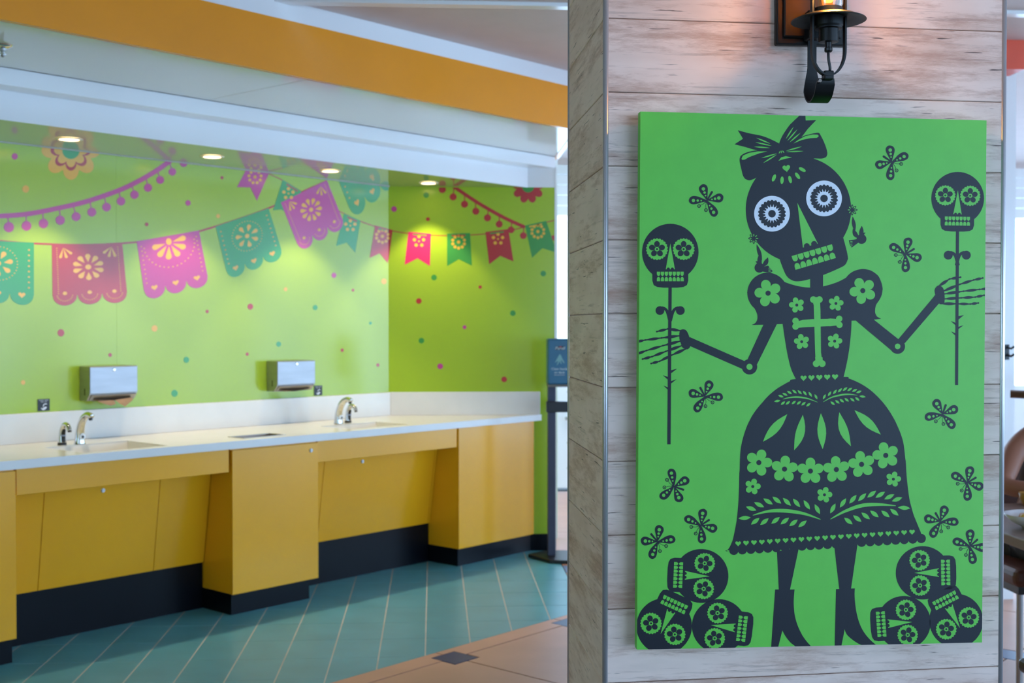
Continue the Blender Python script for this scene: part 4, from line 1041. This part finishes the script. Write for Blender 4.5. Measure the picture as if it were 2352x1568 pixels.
# ================================================================== DINING CORNER BEYOND THE PILLAR
WOOD = mat('brown_wood', (96,66,50), rough=.4, var=.15, scale=8, stretch=(1,6,1))
LEATH = mat('brown_leather', (84,42,26), rough=.45, var=.15)
tb = thing('dining_table', (2.5, 3.95, 0), 'brown dining table beyond the pillar, with bowls on it', 'table')
obj('tabletop', box(1.905, 3.1, 3.25, 4.6, .715, .75), mat('grey_brown_top', (128,108,100), rough=.35, var=.1), tb, bevel=.004)
obj('pedestal', box(2.42, 2.58, 3.87, 4.03, .03, .715), BLK, tb, bevel=.01)
obj('foot', box(2.25, 2.75, 3.7, 4.2, 0, .03), BLK, tb, bevel=.008)
ch = thing('dining_chair', (2.56, 4.95, 0), 'brown upholstered dining chair the seated person uses', 'chair')
obj('seat', box(2.30, 2.82, 4.66, 5.18, .40, .475), LEATH, ch, bevel=.03, seg=3)
obj('backrest', box(2.31, 2.81, 5.19, 5.25, .52, .90), LEATH, ch, bevel=.025, seg=3)
obj('seat_frame', box(2.32, 2.80, 4.68, 5.2, .372, .402), mat('dark_frame', (52,46,44), rough=.4), ch)
for x in (2.335, 2.785):
    for y in (4.70, 5.2):
        obj('leg', tube([(x,y,.0),(x,y,.375 if y < 5 else .9)], .013, 10), STEEL2, ch)
bw = thing('food_bowl', (2.06, 4.03, .75), 'shallow white bowl with food on the brown table edge', 'bowl')
obj('bowl', lathe((2.06,4.03,.75), [(.0,.004),(.045,.0),(.05,.004),(.085,.022),(.108,.048),(.104,.048),(.08,.026),(.045,.01),(.0,.01)], 32), mat('white_china', (225,226,230), rough=.15), bw, smooth=True)
random.seed(3)
for k in range(7):
    a = k*2.4; r = .02+.045*random.random()
    o = obj('fruit_piece', lathe((2.06+r*math.cos(a), 4.03+r*math.sin(a), .775+.008*random.random()), [(.0,-.012),(.014,-.009),(.02,.0),(.015,.012),(.0,.016)], 10), mat(('peach_fruit','yellow_fruit')[k % 2], ((226,170,130),(222,180,70))[k % 2], rough=.5), None, smooth=True,
            label=('small peach coloured piece of cut fruit in the white bowl','small yellow piece of cut fruit in the white bowl')[k % 2], cat='fruit', group='fruit in the white bowl')
yc = thing('snack_bowl', (2.29, 4.53, .75), 'small yellow snack bowl in front of the seated person', 'bowl')
obj('bowl', lathe((2.29,4.53,.75), [(.0,.004),(.025,.0),(.028,.004),(.04,.03),(.042,.05),(.039,.05),(.036,.032),(.024,.01),(.0,.01)], 24), mat('yellow_china', (176,124,46), rough=.5), yc, smooth=True)
stl = thing('low_stool', (1.93, 3.27, 0), 'black low stool tucked beside the brown table', 'stool')
obj('seat', box(1.725, 2.13, 3.05, 3.49, .42, .462), BLK, stl, bevel=.015, seg=3)
for x in (1.76, 2.10):
    for y in (3.09, 3.45): obj('leg', tube([(x,y,0),(x,y,.425)], .014, 10), STEEL2, stl)
rl = thing('hand_rail', (3.3, 6.2, 0), 'dark wooden hand rail on posts by the bright windows', 'railing')
obj('rail', tube([(2.74,5.62,1.115),(4.6,4.6,1.06)], .019, 14), WOOD, rl, smooth=True)
for x, y in ((2.90,5.53),(4.4,4.71)): obj('post', tube([(x,y,0),(x,y,1.07)], .02, 10), STEEL2, rl)

# ---- seated person (arms on the table)
SKIN = mat('skin', (150,98,76), rough=.5, var=.05); SHIRT = mat('brown_top', (58,34,30), rough=.8, var=.1); TROU = mat('dark_trousers', (44,40,46), rough=.8); HAIR = mat('dark_hair', (30,22,18), rough=.6)
def skin_obj(name, verts, edges, radii, m, parent, root=0, lv=2, label=None):
    off = ROOTLOC[parent.name] if parent is not None else Vector((0,0,0))
    me = bpy.data.meshes.new(name); me.from_pydata([tuple(Vector(v)-off) for v in verts], edges, [])
    o = bpy.data.objects.new(name, me); COL.objects.link(o)
    if parent is not None: o.parent = parent
    ROOTLOC[o.name] = off
    s = o.modifiers.new('skin', 'SKIN'); s.use_smooth_shade = True
    if not me.skin_vertices: me.attributes
    for i, r in enumerate(radii):
        sv = me.skin_vertices[0].data[i]; sv.radius = (r, r) if not isinstance(r, tuple) else r; sv.use_root = (i == root)
    b = o.modifiers.new('sub', 'SUBSURF'); b.levels = lv; b.render_levels = lv
    dg = bpy.context.evaluated_depsgraph_get()
    me2 = bpy.data.meshes.new_from_object(o.evaluated_get(dg)); o.modifiers.clear(); o.data = me2; bpy.data.meshes.remove(me)
    me2.materials.clear(); me2.materials.append(m); me2.polygons.foreach_set('use_smooth', [True]*len(me2.polygons))
    if label: o['label'] = label
    return o
PX, PY = 2.58, 4.93
V, E, Rr = [], [], []
def vtx(x, y, z, r, par=None):
    V.append((x, y, z)); Rr.append(r)
    if par is not None: E.append((par, len(V)-1))
    return len(V)-1
pel = vtx(PX, PY, .57, (.15,.115)); sp1 = vtx(PX, PY-.01, .74, (.125,.10), pel); ch1 = vtx(PX, PY-.04, .92, (.14,.105), sp1)
nk0 = vtx(PX, PY-.06, 1.02, .07, ch1); nk = vtx(PX, PY-.07, 1.065, .05, nk0); hd0 = vtx(PX, PY-.10, 1.115, (.062,.07), nk); hd1 = vtx(PX, PY-.09, 1.19, (.078,.092), hd0); hd2 = vtx(PX, PY-.08, 1.27, (.055,.065), hd1)
for sg in (-1, 1):
    sh = vtx(PX+sg*.135, PY-.05, .965, .058, nk0); up1 = vtx(PX+sg*.20, PY-.08, .92, .05, sh); el = vtx(PX+sg*.315, PY-.22, .80, .038, up1)
    fa = vtx(PX+sg*.245, PY-.34, .797, .036, el); wr = vtx(PX+sg*.15, PY-.44, .785, .024, fa); pm = vtx(PX+sg*.10, PY-.48, .782, (.034,.016), wr); pm2 = vtx(PX+sg*.066, PY-.50, .781, (.036,.014), pm)
    for k, (dx, dy, l) in enumerate(((.02,.035,.9),(.0,.012,1.),(-.012,-.01,.95),(-.02,-.032,.75))):
        a = vtx(PX+sg*(.066-.022*l), PY-.50-dy*.8-.012, .779, .0095, pm2); b = vtx(PX+sg*(.066-.05*l), PY-.51-dy-.022, .770, .0085, a); vtx(PX+sg*(.066-.07*l), PY-.515-dy-.03, .760, .007, b)
    a = vtx(PX+sg*.085, PY-.445, .785, .0105, pm); vtx(PX+sg*.05, PY-.43, .775, .009, a)
    hp1 = vtx(PX+sg*.10, PY-.05, .55, .085, pel); kn = vtx(PX+sg*.13, PY-.47, .53, .058, hp1); an = vtx(PX+sg*.13, PY-.46, .10, .036, kn); to = vtx(PX+sg*.14, PY-.62, .035, (.04,.026), an)
person = skin_obj('person', V, E, Rr, SKIN, None)
person['label'] = 'seated person with bare arms leaning on the brown table'; person['category'] = 'person'
ROOTLOC['person'] = Vector((0,0,0))
skin_obj('shirt', [(PX,PY,.60),(PX,PY-.01,.74),(PX,PY-.04,.91),(PX,PY-.055,1.0),(PX-.10,PY-.05,.975),(PX+.10,PY-.05,.975)], [(0,1),(1,2),(2,3),(3,4),(3,5)], [(.165,.13),(.14,.115),(.153,.118),(.085,.085),.06,.06], SHIRT, person)
skin_obj('trousers', [(PX,PY,.57),(PX-.10,PY-.05,.552),(PX-.13,PY-.47,.532),(PX-.13,PY-.46,.13),(PX+.10,PY-.05,.552),(PX+.13,PY-.47,.532),(PX+.13,PY-.46,.13)], [(0,1),(1,2),(2,3),(0,4),(4,5),(5,6)], [(.16,.125),.094,.068,.05,.094,.068,.05], TROU, person)
skin_obj('hair', [(PX,PY-.02,1.14),(PX,PY-.045,1.23),(PX,PY-.08,1.295)], [(0,1),(1,2)], [(.07,.06),(.085,.075),(.06,.07)], HAIR, person)
for sg in (-1, 1):
    obj('eye', lathe((PX+sg*.03, PY-.176, 1.19), [(0,.008),(.006,.006),(.009,0),(0,-.004)], 12, (0,-1,0)), mat('eye_dark', (30,24,22), rough=.2), person, smooth=True)
    obj('ear', lathe((PX+sg*.078, PY-.085, 1.175), [(0,.012),(.014,.009),(.02,0),(0,-.004)], 12, (sg,0,0)), SKIN, person, smooth=True)
obj('nose', tube([(PX,PY-.175,1.195),(PX,PY-.195,1.16),(PX,PY-.185,1.15)], [.008,.013,.008], 10), SKIN, person, smooth=True)
obj('mouth', tube([(PX-.022,PY-.163,1.122),(PX,PY-.172,1.12),(PX+.022,PY-.163,1.122)], [.003,.006,.003], 8), mat('lips', (130,66,60)), person, smooth=True)
